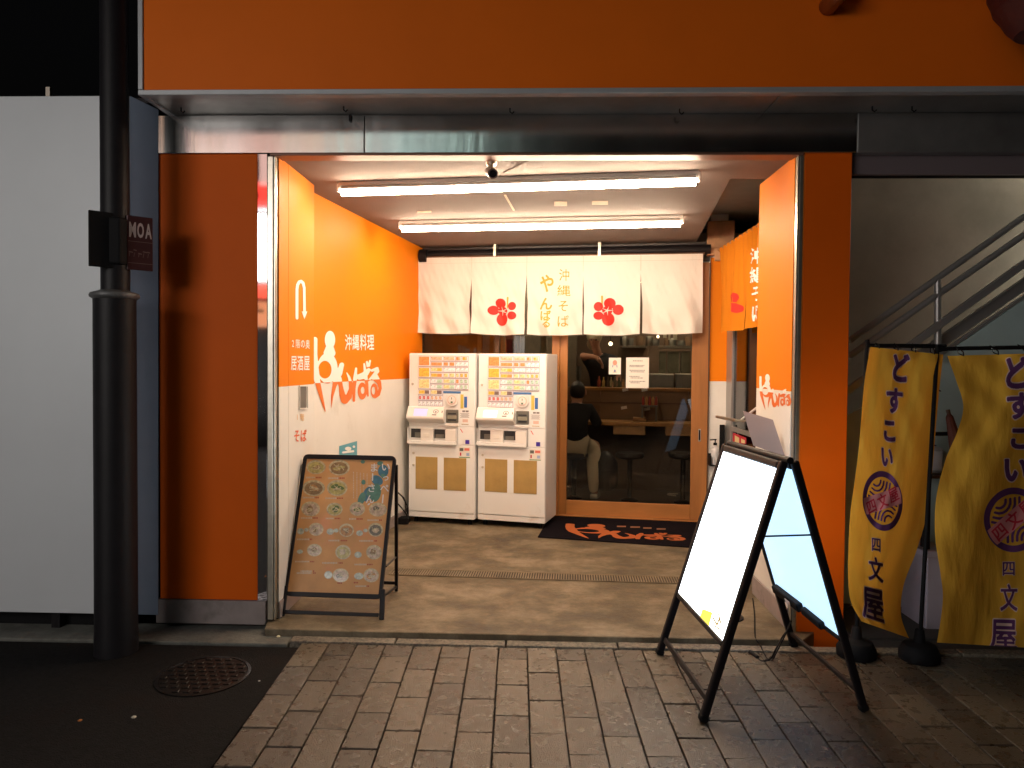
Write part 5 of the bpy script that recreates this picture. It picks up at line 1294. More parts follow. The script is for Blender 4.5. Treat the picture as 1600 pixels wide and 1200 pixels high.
p = hY(103,140,YH+.2); part('post', MB().box((p.x-.012,YH+.035,z1h-.3),(p.x+.012,YH+.06,hY(103,132,YH).z)), m_alum, ho)
part('skirt', MB().box((-8, YH+.10, -.2), (xc-.04, YH+.13, z0h+.2)), m_black, ho)  # black sheet standing for the shade in the gap below the hoarding
# pole
xp = hY(187,500,3.90).x; yp = 3.90; zg = gz(yp)-.015
po_ = thing('street_pole', 'black street pole with a collar and two square name plates', 'pole', (xp, yp, zg))
zc_ = hY(187,462,yp).z; z2_ = hY(187,420,yp).z
rw_ = (hY(211,700,yp).x-hY(150,700,yp).x)/2; rn_ = (hY(207,200,yp).x-hY(166,200,yp).x)/2
xpl = (hY(211,700,yp).x+hY(150,700,yp).x)/2
part('lower_shaft', MB().lathe((xpl,yp,zg), [(rw_*1.02,0),(rw_*1.02,.1),(rw_,.12),(rw_*.98,zc_-zg-.02)], 32), m_pole, po_, smooth=True)
part('upper_shaft', MB().lathe((xpl+.004,yp,zc_-.02), [(rn_,0),(rn_,.1),(rn_*.97,2.6),(rn_*.9,4.2)], 32), m_pole, po_, smooth=True)
part('collar', MB().lathe((xpl,yp,zc_-.022), [(rw_*.96,0),(rw_*1.13,.012),(rw_*1.15,.022),(rw_*1.10,.034),(rn_*1.15,.045),(rn_,.05)], 36), m_collar, po_, smooth=True)
# plates: one plane crossing the pole, running towards the building
pc0, pc1 = hY(137,372,yp-.02), None
aL, aR = hY(133,328,3.80), hY(232,352,4.02)
aL2, aR2 = hY(133,416,3.80), hY(232,427,4.02)
zt_, zb2 = (aL.z+aR.z)/2+.01, (aL2.z+aR2.z)/2
P0 = Vector((aL.x, 3.80, 0)); P1 = Vector((aR.x, 4.02, 0)); dP = (P1-P0).normalized(); nP = Vector((dP.y,-dP.x,0))
if nP.y > 0: nP = -nP
m_plate = mat('maroon_plate', (.055,.018,.020), .35, .2)
xm = hY(166,370,yp).x; 
tA = (hY(192,372,3.93)-P0).dot(dP); Lp = (P1-P0).length
def plate(s0, s1, name, m_):
    a, b = P0+dP*s0-nP*.03, P0+dP*s1-nP*.03
    return part(name, MB().extr([lift(a,zb2)+nP*.1, lift(b,zb2)+nP*.1, lift(b,zt_)+nP*.1, lift(a,zt_)+nP*.1], -nP*.016), m_, po_, .002)
plL = plate(0, tA*.62, 'name_plate', m_black); plR = plate(tA, Lp, 'name_plate', m_plate)
part('plate_clamp', MB().box((xpl-rn_-.008, yp-rn_-.012, zb2+.02),(xpl+rn_+.008, yp+rn_+.008, zt_-.02)), m_black, po_, .012, 2)
def pp(s, z): return lift(P0+dP*s+nP*.0712, z)
Ls = Lp-tA; Hh = zt_-zb2
def ptext(s, s0, s1, za, zbb, m_, bold):
    q = MB(); n = len(s)
    for i, ch in enumerate(s):
        vs, fs = text2d(ch, 1.0, bold); 
        if not vs: continue
        xs_ = [v[0] for v in vs]; ys_ = [v[1] for v in vs]; x0, x1, y0, y1 = min(xs_), max(xs_), min(ys_), max(ys_)
        w_ = (s1-s0)/n*.84*(1 if ch != 'I' else .25)
        q.add([pp(s0+(i+.08)*(s1-s0)/n+(x-x0)/(x1-x0+1e-6)*w_, zbb+(y-y0)/(y1-y0+1e-6)*(za-zbb)) for x, y in vs], fs)
    return part('lettering', q, m_, plR)
ptext('MOA', tA+.05*Ls, tA+.98*Ls, zt_-Hh*.12, zt_-Hh*.40, mat('worn_white_print', (.42,.36,.36), .5), .03)
q = MB()
for i, (w0_, h0_) in enumerate(((.16,.10),(.12,.14),(.14,.08),(.18,.12),(.10,.12))):
    x_ = tA+(.06+.18*i)*Ls; q.add([pp(x_,zt_-Hh*(.76-h0_)),pp(x_+w0_*Ls,zt_-Hh*(.77-h0_)),pp(x_+w0_*Ls,zt_-Hh*(.79-h0_)),pp(x_,zt_-Hh*(.78-h0_))],[(0,1,2,3)]).add([pp(x_,zt_-Hh*.76),pp(x_+.03*Ls,zt_-Hh*.68),pp(x_+.05*Ls,zt_-Hh*.68),pp(x_+.02*Ls,zt_-Hh*.76)],[(0,1,2,3)])
part('worn_print', q, mat('faint_print', (.16,.10,.09), .5), plR)
part('plate_line', MB().add([pp(tA+.03*Ls,zt_-Hh*.47),pp(tA+Ls*.98,zt_-Hh*.47),pp(tA+Ls*.98,zt_-Hh*.48),pp(tA+.03*Ls,zt_-Hh*.48)],[(0,1,2,3)]).add([pp(tA+.03*Ls,zt_-Hh*.87),pp(tA+Ls*.98,zt_-Hh*.87),pp(tA+Ls*.98,zt_-Hh*.88),pp(tA+.03*Ls,zt_-Hh*.88)],[(0,1,2,3)]), mat('faint_print', (0,0,0)), plR)
# manhole cover
mc = gnd(318,1052); mc.z = gz(mc.y)-.010
mh = thing('manhole_cover', 'round cast iron manhole cover in the dark asphalt', 'manhole cover', tuple(mc))
ci_ = mat('wet_cast_iron', (.018,.016,.015), .4, .5, bump=.3, bscale=60, var=.3)
rmh = (hZ(388,1052,gz(3.6)).x-hZ(246,1052,gz(3.6)).x)/2
part('ring', MB().lathe(mc, [(rmh,-.02),(rmh,.004),(rmh*.93,.006),(rmh*.92,.0)], 48, slope.to_3x3()), ci_, mh, smooth=True)
q = MB(); q.lathe(mc, [(rmh*.915,-.02),(rmh*.915,.003)], 48, slope.to_3x3())
part('disc', q, ci_, mh)
q = MB()
for i in range(-6, 7):
    for j in range(-6, 7):
        x, y = (i+.5*(j%2))*.052, j*.045
        if math.hypot(x, y) < rmh*.84: q.box((mc.x+x-.016, mc.y+y-.014, mc.z+.002+.03*y), (mc.x+x+.016, mc.y+y+.014, mc.z+.008+.03*y))
st_ = part('tread_studs', q, ci_, mh, .003); st_['kind'] = 'stuff'
# litter
for px, py, r, c_, lb_ in ((435,995,.012,(.75,.68,.45),'small cream scrap on the kerb strip by the steel door frame'),(209,1122,.012,(.4,.38,.32),'pale pebble on the dark asphalt at lower left'),(405,1065,.006,(.5,.5,.48),'tiny white chip on the asphalt near the paving'),(125,1127,.010,(.45,.16,.03),'small orange leaf on the dark asphalt')):
    p = gnd(px, py); p.z += .002
    if py < 1000: p = hZ(px, py, -.038)
    bm = MB().lathe(p, [(r*.7,0),(r,r*.25),(r*.5,r*.6)], 7); o = part('litter', bm, mat('litter_%d'%px, c_, .7), None); tag(o, lb_, 'litter')

# sign fittings at the top right
p = hY(1300, 2, 3.86); o = thing('sign_bracket', 'short round bracket on the orange fascia at the top edge', 'bracket', (p.x, yf, p.z))
part('arm', MB().cyl((p.x,yf+.002,p.z),(p.x,yf-.16,p.z),.045,.045,20), mat('orange_bracket_paint', (.26,.06,.012), .35), o, .004, smooth=True)
part('lens', MB().cyl((p.x,yf-.161,p.z),(p.x,yf-.166,p.z),.040,n=20), m_alum, o)
part('cross_bar', MB().tube([(p.x,yf-.05,p.z+.06),(p.x+1.2,yf-.05,p.z+.06)], .022, 10), mat('orange_bracket_paint', (0,0,0)), o)
c0 = hY(1640,-40,3.5); o = thing('paper_lantern', 'dark red lantern at the top right corner in front of the fascia', 'lantern', tuple(c0))
part('shade', MB().lathe(c0, [(.10,-.26)]+[(.10+.14*math.sin(math.pi*(i+1)/14)+.006*(i%2), -.26+.52*i/13) for i in range(14)], 28), mat('dark_red_paper', (.06,.004,.005), .6), o, smooth=False)
part('cap', MB().cyl((c0.x,c0.y,c0.z+.27),(c0.x,c0.y,c0.z+.31),.11,n=24), m_black, o)
part('hanger', MB().tube([(c0.x,c0.y,c0.z+.31),(c0.x,c0.y,c0.z+.5),(c0.x,yf+.01,c0.z+.5)], .012, 8), m_dark, o)

# ================================================================== INSIDE THE RESTAURANT
def bz(px, py, b): a, z = ab(px, py, b); return a, z
m_ctop = mat('counter_top_wood', (.40,.21,.07), .35, var=.25, vscale=4, stretch=(.2,1,1)); m_cfr = mat('counter_brown_panel', (.20,.12,.065), .6, var=.25, vscale=3)
m_sst = mat('kitchen_steel', (.36,.36,.32), .32, .9, var=.2, vscale=3)
ct = thing('counter', 'wooden eating counter with a raised back panel seen through the glass door', 'counter', tuple(rf(3,1.3,0)))
BCN = 1.25; aL0, zc0 = bz(884, 662, BCN); _, zap = bz(1000, 680, BCN)
zct = bz(1000, 661, BCN)[1]; q = MB(); rbox(q, 1.2, 4.3, BCN, BCN+.42, zct-.035, zct+.005); part('counter_top', q, m_ctop, ct, .004)
q = MB(); rbox(q, bz(958,670,BCN)[0], bz(1008,670,BCN)[0], BCN+.02, BCN+.35, zap, zct-.036); part('drawer_box', q, mat('pale_counter_box', (.36,.21,.09), .5, var=.2), ct, .004)
q = MB(); rbox(q, bz(1040,670,BCN)[0], 4.0, BCN+.02, BCN+.35, zap, zct-.036); part('drawer_box', q, mat('pale_counter_box', (0,0,0)), ct, .004)
q = MB(); rbox(q, 1.2, 4.3, BCN+.43, BCN+.50, .012, zct-.0); part('front_panel', q, mat('dark_counter_front', (.09,.065,.05), .5, var=.2), ct)
zpk = bz(1000, 606, BCN+.5)[1]
ns = 6
for k in range(ns):
    q = MB(); x0 = 1.2+k*.52; rbox(q, x0+.002, x0+.518, BCN+.43, BCN+.47, zct+.006, zpk-.035); part('back_panel', q, m_cfr, ct, .002)
q = MB(); rbox(q, 1.2, 4.3, BCN+.40, BCN+.72, zpk-.034, zpk); part('ledge', q, m_ctop, ct, .003)
q = MB(); rbox(q, 1.2, 4.3, BCN+.41, BCN+.425, zct+.20, zct+.215); part('rail', q, m_dwood, ct)
# kitchen
kt = thing('kitchen_unit', 'dull steel kitchen shelves and cupboards behind the counter', 'kitchen', tuple(rf(2.5,2.6,0)))
BK = 2.35
for px0, px1 in ((1010,1053),(1056,1100)):
    (a0, z1), (a1, z0) = bz(px0, 584, BK), bz(px1, 607, BK); q = MB(); rbox(q, a0, a1, BK, BK+.4, z0-.3, z1); part('cupboard', q, m_sst, kt, .006)
z_s = bz(1000, 541, BK+.2)[1]
for px0, px1 in ((972,1010),(1028,1100)):
    q = MB(); rbox(q, bz(px0,541,BK+.2)[0], bz(px1,541,BK+.2)[0], BK+.2, BK+.5, z_s-.02, z_s+.01); part('shelf', q, m_sst, kt, .003)
for px0, px1, y0, y1 in ((1030,1040,549,583),(1043,1061,549,583),(1064,1078,549,583)):
    (a0, z1), (a1, z0) = bz(px0, y0, BK+.25), bz(px1, y1, BK+.25); q = MB(); rbox(q, a0, a1, BK+.25, BK+.5, z0, z1); part('steel_panel', q, mat('olive_steel', (.20,.20,.14), .3, .6, var=.3), kt, .004)
(a0, z1), (a1, z0) = bz(888, 572, BK), bz(905, 590, BK); q = MB(); rbox(q, a0-.3, a1, BK, BK+.3, z0-.3, z1); part('cupboard', q, m_sst, kt, .004)
(a0, z1), (a1, z0) = bz(965, 543, BK+.3), bz(1012, 600, BK+.3); q = MB(); rbox(q, a0, a1, BK+.3, BK+.6, z0, z1); part('range_back', q, mat('brown_range_panel', (.17,.11,.065), .5), kt, .004)
rnd = random.Random(12)
for i in range(9):
    px = 975+i*13+rnd.uniform(-3,3); a, z = bz(px, 541, BK+.32); r = rnd.uniform(.035,.06); h = rnd.uniform(.06,.15)
    o = part('pot', MB().lathe(rf(a, BK+.33, z_s+.011), [(r*.9,0),(r,.01),(r,h),(r*.9,h+.006)], 14), [m_sst, m_greyp, m_cfr][i%3], None, smooth=True)
    tag(o, ['steel','grey','brown'][i%3]+' tub, '+['first','second','third','fourth','fifth','sixth','seventh','eighth','last'][i]+' from the left on the kitchen shelf behind the door', 'pot', 'pots on the kitchen shelf')
for i, (px, c_, h, r) in enumerate(((936,(.25,.05,.03),.13,.022),(943,(.35,.28,.10),.12,.020),(950,(.10,.07,.05),.13,.02),(955,(.28,.25,.14),.12,.02),(961,(.16,.15,.10),.13,.022),(967,(.10,.12,.08),.12,.02),(974,(.45,.28,.14),.10,.018))):
    a, z = bz(px, 604, BCN+.6); o = part('bottle', MB().lathe(rf(a, BCN+.6, zpk+.001), [(r,0),(r,h*.6),(r*.45,h*.78),(r*.42,h),(r*.3,h+.004)], 12), mat('sauce_bottle_%d'%i, c_, .25), None, smooth=True)
    tag(o, ['dark red sauce bottle leftmost','ochre bottle second','brown bottle third','pale olive bottle fourth','grey bottle fifth','dark green bottle sixth','short tan bottle rightmost'][i]+' in the row on the counter ledge', 'bottle', 'bottles on the counter ledge')
tr_t = thing('condiment_tray', 'small rack of red condiment jars on the counter behind the door glass', 'condiment tray', tuple(rf(bz(1015,650,BCN+.2)[0], BCN+.2, zct)))
(a0, zz1), (a1, zz0) = bz(1001, 632, BCN+.25), bz(1028, 636, BCN+.25)
q = MB(); rbox(q, a0, a1, BCN+.18, BCN+.34, zz0, zz0+.02); rbox(q, a0+.01, a0+.03, BCN+.2, BCN+.32, zct+.006, zz0); rbox(q, a1-.03, a1-.01, BCN+.2, BCN+.32, zct+.006, zz0); part('rack', q, m_greyp, tr_t)
for i in range(5):
    a = a0+.03+i*(a1-a0-.05)/4; part('jar', MB().lathe(rf(a, BCN+.26, zz0+.021), [(.016,0),(.017,.06+.02*(i%2)),(.010,.085),(.010,.10)], 12), [mat('red_jar', (.35,.03,.02), .3), mat('amber_jar', (.45,.25,.08), .3)][i%2], tr_t, smooth=True)
(a0, z1), (a1, z0) = bz(989, 653, BCN+.2), bz(1009, 658, BCN+.2); q = MB(); rbox(q, a0, a1, BCN+.15, BCN+.32, zct+.006, zct+.05); o = part('wooden_box', q, mat('pale_counter_box', (0,0,0)), None, .003); tag(o, 'flat wooden chopstick box on the counter', 'box')
for i, (px, py) in enumerate(((977,609),(1007,609),(975,637),(1011,639))):
    b = BCN+.36 if py > 620 else BCN+.395; a, z = bz(px, py, b); q = MB(); m_ = RF @ Matrix.Translation((a,b,z)) @ Matrix.Rotation(R(-12),4,'Y')
    q.box((-.035,-.001,-.017),(.035,.001,.017), m_); o = part('price_card', q, m_paper, None); tag(o, ['small white card on the left end of the counter ledge','small white card on the ledge under the larger notice','small white card on the counter panel above the first stool','small white card hanging below the condiment jars'][i], 'card')
# hanging slips at the top right, menu strips
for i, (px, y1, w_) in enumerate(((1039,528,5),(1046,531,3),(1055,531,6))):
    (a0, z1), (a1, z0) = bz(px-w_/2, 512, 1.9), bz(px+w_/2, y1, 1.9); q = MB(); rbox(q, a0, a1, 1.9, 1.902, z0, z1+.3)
    o = part('menu_slip', q, mat('cream_slip', (.75,.72,.50), .6, emit=(.8,.75,.5), es=.12), None); tag(o, ['left','thin middle','widest right'][i]+' cream paper slip hanging below the right end of the white curtain', 'paper slip', 'hanging paper slips')  # a faint glow is put into the paper to brighten the slips
# stools
m_stl = mat('black_stool_steel', (.02,.02,.02), .3, .5); m_sts = mat('black_vinyl_seat', (.03,.026,.024), .35)
def stool(px, label, extra=0):
    a, z = bz(px, 600, .95); zs = bz(px, 707, .95)[1]; loc = rf(a, .95, .012)
    t = thing('bar_stool', label, 'stool', tuple(loc), 0, 'round black stools at the counter')
    part('seat', MB().lathe(loc, [(.13,zs-.075),(.155,zs-.06),(.16,zs-.03),(.15,zs-.014),(.02,zs-.012)], 28), m_sts, t, smooth=True)
    part('column', MB().cyl(loc+Vector((0,0,.03)), loc+Vector((0,0,zs-.07)), .028, n=16), m_stl, t, smooth=True)
    part('floor_flange', MB().lathe(loc, [(.10,0),(.10,.012),(.05,.03),(.03,.035)], 24), m_stl, t, smooth=True)
    return a, zs
stool(985.5, 'round black stool in the middle of the door glass'); stool(1069, 'round black stool behind the right stile of the glass door')
sa, szt = stool(898, 'round black stool under the seated customer')
q = MB(); c_ = rf(bz(1056,770,.93)[0], .85, .015); q.tube([c_+Vector((.09*math.cos(a), .06*math.sin(a), .10)) for a in np.linspace(1.2,4.6,12)], .008, 8)
o = part('bag_hook', q, m_alum, None, smooth=True); tag(o, 'curved pale metal ring low beside the right stool', 'ring')
# bag
a, z = bz(946, 735, 1.05); q = MB(); q.lathe(rf(a,1.08,.10), [(.08,0),(.13,.03),(.15,.16),(.13,.32),(.06,.42),(.02,.44)], 20); o = part('backpack', q, mat('black_nylon', (.014,.014,.016), .5, bump=.3, bscale=20), None, smooth=True); tag(o, 'black rounded bag hanging between the customer and the stool', 'bag')

# ---- people
def skin(verts, edges, root=0, sub=2):
    me = bpy.data.meshes.new('s'); me.from_pydata([v[:3] for v in verts], edges, []); o = bpy.data.objects.new('s', me); C.objects.link(o)
    md = o.modifiers.new('k', 'SKIN'); sl = me.skin_vertices[0].data
    for i, v in enumerate(verts):
        r = v[3]; sl[i].radius = (r, v[4]) if len(v) > 4 else (r, r); sl[i].use_root = (i == root)
    md.use_smooth_shade = True; s2 = o.modifiers.new('u', 'SUBSURF'); s2.levels = sub; s2.render_levels = sub
    bpy.context.view_layer.update()
    m2 = bpy.data.meshes.new_from_object(o.evaluated_get(bpy.context.evaluated_depsgraph_get())); bpy.data.objects.remove(o); return m2
def spart(name, me, m_, t, label=None):
    me.materials.clear(); me.materials.append(m_); me.polygons.foreach_set('use_smooth', [True]*len(me.polygons)); me.name = name
    o = bpy.data.objects.new(name, me); C.objects.link(o); o.parent = t; W[o] = W[t]
    if label: o['label'] = label
    return o
m_skin = mat('skin', (.42,.22,.14), .5); m_hair = mat('black_hair', (.012,.010,.010), .45, bump=.5, bscale=120, stretch=(1,1,.2))
def hand(vs, es, wrist, d, side, sc_=1.0):
    """five short fingers from a palm; appended to a skin chain"""
    d = Vector(d).normalized(); s = Vector(side).normalized(); w_ = Vector(wrist); n = len(vs)
    palm = w_+d*.05*sc_; vs.append((*palm, .020*sc_, .034*sc_)); es.append((n-1, n)); p = n
    for k, L in enumerate((.055,.068,.072,.062)):
        off = s*(.024-.016*k)*sc_; b = palm+off+d*.028*sc_; nrm = d.cross(s)
        vs.append((*b, .009*sc_)); es.append((p, len(vs)-1)); vs.append((*(b+d*L*.5*sc_+nrm*.008), .008*sc_)); es.append((len(vs)-2, len(vs)-1))
        vs.append((*(b+d*L*.85*sc_+nrm*.028*sc_), .007*sc_)); es.append((len(vs)-2, len(vs)-1))
    b = w_+d*.02*sc_+s*.036*sc_; vs.append((*b, .010*sc_)); es.append((p, len(vs)-1)); vs.append((*(b+d*.035*sc_+s*.012), .009*sc_)); es.append((len(vs)-2, len(vs)-1))
def ellip(mb, c, r, n=20):
    c = Vector(c); vs = []; m_ = 12
    for i in range(1, m_):
        f = math.pi*i/m_
        for k in range(n): a = 2*math.pi*k/n; vs.append(c+Vector((r[0]*math.sin(f)*math.cos(a), r[1]*math.sin(f)*math.sin(a), -r[2]*math.cos(f))))
    vs += [c-Vector((0,0,r[2])), c+Vector((0,0,r[2]))]; L = len(vs)
    fs = [(i*n+k, i*n+(k+1)%n, (i+1)*n+(k+1)%n, (i+1)*n+k) for i in range(m_-2) for k in range(n)]
    fs += [(L-2, (k+1)%n, k) for k in range(n)]+[(L-1, (m_-2)*n+k, (m_-2)*n+(k+1)%n) for k in range(n)]
    return mb.add(vs, fs)
def person_customer():
    # local frame: x right, y into the room, z up; seated on the stool, back to the street
    loc = rf(sa+.015, .97, .012); t = thing('person', 'seated customer in a black top and cream trousers with their back to the door', 'person', tuple(loc), -TH-R(4))
    zs = szt-.012+.055
    body = [(0,0,zs+.06,.12,.10),(0,-.01,zs+.22,.10,.085),(0,.02,zs+.38,.125,.09),(0,.05,zs+.48,.062),(0,.075,zs+.52,.058),
            (0,.09,zs+.60,.095,.105),(0,.095,zs+.68,.09,.10)]
    es = [(0,1),(1,2),(2,3),(3,4),(4,5),(5,6)]
    n = len(body); body += [(.165,.04,zs+.455,.052),(.225,.12,zs+.26,.042),(.17,.33,zs+.30,.033),(.13,.42,zs+.34,.026)]; es += [(2,n),(n,n+1),(n+1,n+2),(n+2,n+3)]
    hand(body, es, (.13,.42,zs+.34), (-.3,.9,.1), (-1,-.3,0))
    n = len(body); body += [(-.165,.04,zs+.455,.052),(-.225,.12,zs+.26,.042),(-.17,.33,zs+.30,.033),(-.13,.42,zs+.34,.026)]; es += [(2,n),(n,n+1),(n+1,n+2),(n+2,n+3)]
    hand(body, es, (-.13,.42,zs+.34), (.3,.9,.1), (1,-.3,0))
    for s, kx, ky, fx, fy in ((1,.20,.22,.215,.02),(-1,-.22,.36,-.2,.30)):
        n = len(body); body += [(s*.09,.02,zs+.03,.085),(kx,ky,zs+.02,.062),(fx,fy,.12,.042),(fx,fy,.05,.04),(fx+.01,fy+.12,.03,.030)]; es += [(0,n),(n,n+1),(n+1,n+2),(n+2,n+3),(n+3,n+4)]
    spart('body', skin(body, es, 0), m_skin, t)
    top = [(0,-.005,zs+.05,.150,.125),(0,-.02,zs+.20,.142,.12),(0,.0,zs+.36,.155,.115),(0,.035,zs+.475,.085,.075)]
    es = [(0,1),(1,2),(2,3)]
    for s in (1,-1):
        n = len(top); top += [(s*.155,.03,zs+.44,.070),(s*.228,.11,zs+.26,.062),(s*.178,.32,zs+.30,.050),(s*.145,.38,zs+.325,.042)]; es += [(2,n),(n,n+1),(n+1,n+2),(n+2,n+3)]
    spart('sweater', skin(top, es, 0), mat('black_knit', (.010,.010,.012), .9, bump=.4, bscale=60), t)
    tr = [(0,0,zs+.045,.138,.115)]; es = []
    for s, kx, ky, fx, fy in ((1,.19,.12,.205,.02),(-1,-.22,.34,-.2,.30)):
        n = len(tr); tr += [(s*.10,.02,zs+.025,.105),(kx,ky,zs+.0,.094),(kx+(fx-kx)*.3,ky+(fy-ky)*.3,zs*.72,.092),(fx,fy,.22,.072),(fx,fy,.06,.050)]; es += [(0,n),(n,n+1),(n+1,n+2),(n+2,n+3),(n+3,n+4)]
    spart('trousers', skin(tr, es, 0), mat('cream_trousers', (.74,.68,.52), .9, bump=.8, bscale=14), t)
    m_ = W[t]; part('hair', ellip(MB(), m_ @ Vector((0,.085,zs+.635)), (.088,.104,.118)), m_hair, t, smooth=True)
    part('collar', ellip(MB(), m_ @ Vector((0,.05,zs+.492)), (.072,.066,.028)), mat('grey_collar', (.12,.12,.13), .9), t, smooth=True)
    q = MB()
    for s in (1,-1): q.lathe(m_ @ Vector((s*.090,.105,zs+.615)), [(.003,-.03),(.012,-.02),(.014,.012),(.008,.03)], 8)
    part('ear', q, m_skin, t, smooth=True)
    for (fx, fy) in ((.215,.02),(-.2,.30)):
        q = MB(); q.extr([m_ @ Vector(p) for p in ((fx-.045,fy-.06,.0),(fx+.045,fy-.06,.0),(fx+.052,fy+.12,.0),(fx+.02,fy+.20,.0),(fx-.02,fy+.20,.0),(fx-.05,fy+.12,.0))], (0,0,.06)); part('shoe', q, mat('pale_shoe', (.5,.48,.42), .6), t, .018, 2, smooth=True)
person_customer()
def person_cook():
    a, z = bz(934, 600, 2.12); loc = rf(a, 2.12, .012)
    t = thing('person', 'cook in a black shirt and cream headcloth leaning over the kitchen counter', 'person', tuple(loc), -TH)
    zh = bz(930, 533, 2.05)[1]; zsld = zh-.20
    body = [(.06,.10,.98,.14,.10),(.05,.08,1.20,.13,.10),(.04,.02,zsld-.08,.155,.10),(.0,-.04,zsld+.02,.06),(-.03,-.07,zh-.07,.05),(-.045,-.085,zh,.078,.092),(-.045,-.075,zh+.07,.074,.085)]
    es = [(i,i+1) for i in range(6)]
    el = bz(905, 557, 1.95); hp = bz(933, 560, 1.9)
    A_ = (el[0]-a+.03, -.17, el[1]); H_ = (hp[0]-a, -.24, hp[1])
    n = len(body); body += [(-.13,-.02,zsld-.03,.055),(*A_,.045),(*Vector(A_).lerp(Vector(H_),.6),.036),(*H_,.028)]; es += [(2,n),(n,n+1),(n+1,n+2),(n+2,n+3)]
    hand(body, es, H_, (.6,-.1,-.75), (.3,-.9,0), 1.15)
    n = len(body); body += [(.20,-.0,zsld-.05,.055),(.27,-.10,zsld-.30,.042),(.16,-.26,zsld-.42,.034),(.08,-.32,zsld-.44,.027)]; es += [(2,n),(n,n+1),(n+1,n+2),(n+2,n+3)]
    hand(body, es, (.08,-.32,zsld-.44), (-.8,-.4,-.2), (0,0,1))
    for s in (1,-1):
        n = len(body); body += [(.06+s*.09,.1,.88,.088),(.06+s*.10,.1,.48,.062),(.06+s*.10,.12,.09,.042),(.06+s*.10,.02,.035,.035)]; es += [(0,n),(n,n+1),(n+1,n+2),(n+2,n+3)]
    spart('body', skin(body, es, 0), m_skin, t)
    top = [(.06,.10,.92,.165,.13),(.05,.07,1.2,.16,.125),(.04,.01,zsld-.10,.175,.125),(.0,-.03,zsld+.0,.09)]; es = [(0,1),(1,2),(2,3)]
    n = len(top); top += [(-.135,-.02,zsld-.05,.078),(*(Vector((-.13,-.02,zsld-.03)).lerp(Vector(A_),.5)),.068)]; es += [(2,n),(n,n+1)]
    n = len(top); top += [(.205,0,zsld-.06,.078),(.265,-.09,zsld-.27,.062)]; es += [(2,n),(n,n+1)]
    spart('shirt', skin(top, es, 0), mat('black_shirt', (.010,.010,.013), .8, bump=.3, bscale=25), t)
    tr = [(.06,.10,.90,.15,.12)]; es = []
    for s in (1,-1): n = len(tr); tr += [(.06+s*.09,.1,.82,.105),(.06+s*.10,.1,.48,.08),(.06+s*.10,.12,.08,.06)]; es += [(0,n),(n,n+1),(n+1,n+2)]
    spart('trousers', skin(tr, es, 0), mat('dark_trousers', (.02,.02,.025), .9), t)
    m_ = W[t]; q = ellip(MB(), m_ @ Vector((-.045,-.055,zh+.055)), (.100,.112,.105)); ellip(q, m_ @ Vector((-.07,.01,zh-.04)), (.075,.05,.085))
    part('headcloth', q, mat('cream_headcloth', (.60,.55,.38), .9, bump=.9, bscale=18), t, smooth=True)
    q = MB(); f = Vector((-.045,-.085,zh))
    for s in (1,-1):
        q.lathe(m_ @ (f+Vector((s*.03,-.084,.0))), [(.001,-.010),(.012,-.005),(.012,.005),(.001,.010)], 8)
    part('eye', q, mat('dark_eye', (.02,.015,.012), .3), t)
    q = MB(); q.extr([m_ @ (f+Vector(v)) for v in ((-.012,-.088,-.035),(.012,-.088,-.035),(.0,-.085,.005))], (m_.to_3x3() @ Vector((0,-.02,-.004)))); q.box((-.025,-.094,-.062),(.025,-.084,-.055), m_ @ Matrix.Translation(f)); part('face', q, m_skin, t, .002)
person_cook()
# dangling kitchen lamps / hot bright spots and unseen ceiling tubes added to fill the dim room
for i, (px, py, r) in enumerate(((954,537,.026),(1028,526,.018))):
    a, z = bz(px, py, 2.3); l0 = rf(a, 2.3, z); t = thing('pendant_lamp', ['small bright bulb over the range behind the door glass','small bright bulb at the right of the kitchen shelf'][i], 'lamp', tuple(l0))
    part('bulb', MB().lathe(l0, [(r*.3,-r),(r*.9,-r*.5),(r,0),(r*.8,r*.6),(r*.3,r)], 16), mat('bulb_glow', (.9,.85,.7), .4, emit=(1,.85,.6), es=6), t, smooth=True)
    part('cord', MB().cyl(l0+Vector((0,0,r)), Vector((l0.x,l0.y,2.715)), .004, n=6), m_black, t)
for i, (a0, a1, b) in enumerate(((.3,1.3,1.4),(2.1,3.1,2.0))):
    e0, e1_ = rf(a0,b,2.66), rf(a1,b,2.66); t = thing('ceiling_light', ['dim ceiling tube inside the restaurant over the left tables','dim ceiling tube inside the restaurant over the kitchen'][i], 'ceiling light', tuple((e0+e1_)/2))
    part('tube', MB().cyl(e0, e1_, .016, n=12), mat('indoor_tube', (.9,.9,.9), .5, emit=(1,.80,.55), es=120), t, smooth=True); part('batten', MB().bar(e0+Vector((0,0,.036)), e1_+Vector((0,0,.036)), .06, .036), m_batt, t)
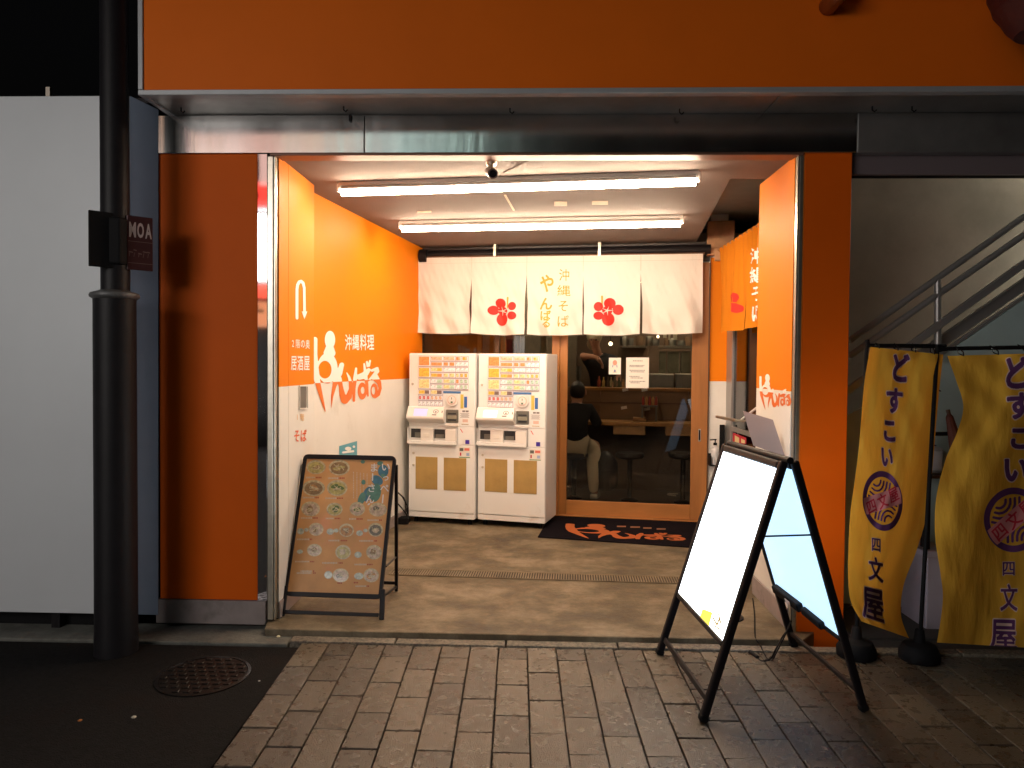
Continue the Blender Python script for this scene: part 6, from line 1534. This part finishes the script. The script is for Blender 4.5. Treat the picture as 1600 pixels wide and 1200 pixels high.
# left part of the room: brown partition with strips and a red curtain strip
pt_ = thing('partition', 'brown partition with hanging strips behind the window above the ticket machines', 'partition', tuple(rf(.7,1.0,0)))
(a0,_), (a1,_) = bz(676,530,1.0), bz(771,530,1.0); q = MB(); rbox(q, a0, a1, 1.0, 1.05, .012, 2.6); part('panel', q, mat('reddish_brown_board', (.24,.11,.05), .6, var=.3, vscale=4, dirt=(3,(.3,.18,.10),.55)), pt_)
(a0,_), (a1,_) = bz(771,530,1.3), bz(893,530,1.3); q = MB(); rbox(q, a0, a1, 1.9, 1.95, .012, 2.6); part('panel', q, mat('olive_grey_board', (.16,.14,.10), .6, var=.4, vscale=4), pt_)
for px0, px1, c_ in ((790,801,(.35,.05,.05)),(802,806,(.5,.36,.25)),(808,813,(.45,.36,.22)),(845,853,(.32,.28,.16)),(746,752,(.38,.24,.14)),(774,777,(.4,.32,.2))):
    (a0,z0),(a1,_) = bz(px0,560,.96), bz(px1,560,.96); q = MB(); rbox(q, a0, a1, .955, .965, 1.2, 2.5); part('hanging_strip', q, mat('strip_%d'%px0, c_, .7, var=.2), pt_)

# ================================================================== ACROSS THE STREET (what the steel and the mirror strip reflect, plus added fill panels) AND THE STREET LAMP
ob = thing('opposite_building', 'dark building across the street with red and white lit shop signs', 'building', (-3, -9.6, 0))
part('wall', MB().box((-16,-9.9,-.6),(9,-9.6,11)), mat('dark_facing_wall', (.05,.05,.05), .8), ob)
def sign(x0,x1,z0,z1,c_,es,name='lit_sign'):
    part(name, MB().box((x0,-9.599,z0),(x1,-9.45,z1)), mat('sign_%d_%d'%(x0*100,z0*100), (.3,.3,.3), .5, emit=c_, es=es), ob, .01)
for z0, z1, c_, es in ((5.3,5.9,(1,.05,.03),1.6),(4.7,5.25,(1,1,1),2.5),(4.1,4.65,(1,.06,.04),1.8),(3.75,4.05,(1,.95,.9),2.5),(3.1,3.7,(1,.10,.05),1.6),(2.4,3.0,(1,.35,.15),1.0)):
    sign(-7.7,-6.1,z0,z1,c_,es)
rs_ = random.Random(4)
for i in range(16):
    x_ = -7.6+rs_.random()*1.3; z_ = rs_.choice((4.75,4.15,3.8,2.6,5.4))+rs_.random()*.3; part('sign_stroke', MB().box((x_,-9.449,z_),(x_+rs_.uniform(.08,.35),-9.44,z_+rs_.uniform(.04,.16))), [m_black, m_redtx, m_yel][i%3], ob)
for x0,x1,z0,z1,c_,es in ((-3.95,-3.6,6.2,7.4,(.75,1,.95),7.0),(-2.2,-1.98,6.2,7.3,(.75,1,.9),5.0),(-9.0,-8.1,5.8,8.2,(1,.6,.4),1.2),(-7.6,-7.25,5.8,8.0,(1,.5,.4),2.2),(-6.8,-5.9,5.8,8.2,(1,.6,.5),.9),(-5.6,-5.35,6.0,8,(1,.8,.5),2.6),(-5.1,-4.7,5.8,8,(1,.6,.5),1.1),(-3.3,-2.4,6.2,7.4,(.5,.8,.7),.5),(-11.0,-7.3,.2,2.6,(1,.93,.86),6.0),(-6.25,-5.9,.2,2.6,(1,.93,.86),3.0)):
    sign(x0,x1,z0,z1,c_,es,'lit_window')  # the low warm panels at street level are added fill for the facade
lp = Vector((-4.3,-1.5,3.1))
sl_ = thing('street_floodlight', 'broad street floodlight on a post at the near side of the road', 'street lamp', (lp.x-.2,lp.y-.3,-.3))
part('post', MB().tube([(lp.x-.18,lp.y-.30,-.4),(lp.x-.18,lp.y-.30,3.3)], .05, 12), m_pole, sl_, smooth=True)
dirv = (Vector((-1.6, 4.2, 2.0))-lp).normalized()
part('housing', MB().bar(lp-dirv*.16, lp-dirv*.02, 2.8, 1.0), m_pole, sl_, .02)
L_ = bpy.data.lights.new('street_floodlight_glow', 'AREA'); L_.shape = 'RECTANGLE'; L_.size = 2.7; L_.size_y = .9; L_.energy = STREET; L_.color = (1,.95,.90)
lo_ = bpy.data.objects.new('street_floodlight_glow', L_); C.objects.link(lo_); lo_.location = lp; lo_.rotation_euler = dirv.to_track_quat('-Z', 'Y').to_euler()
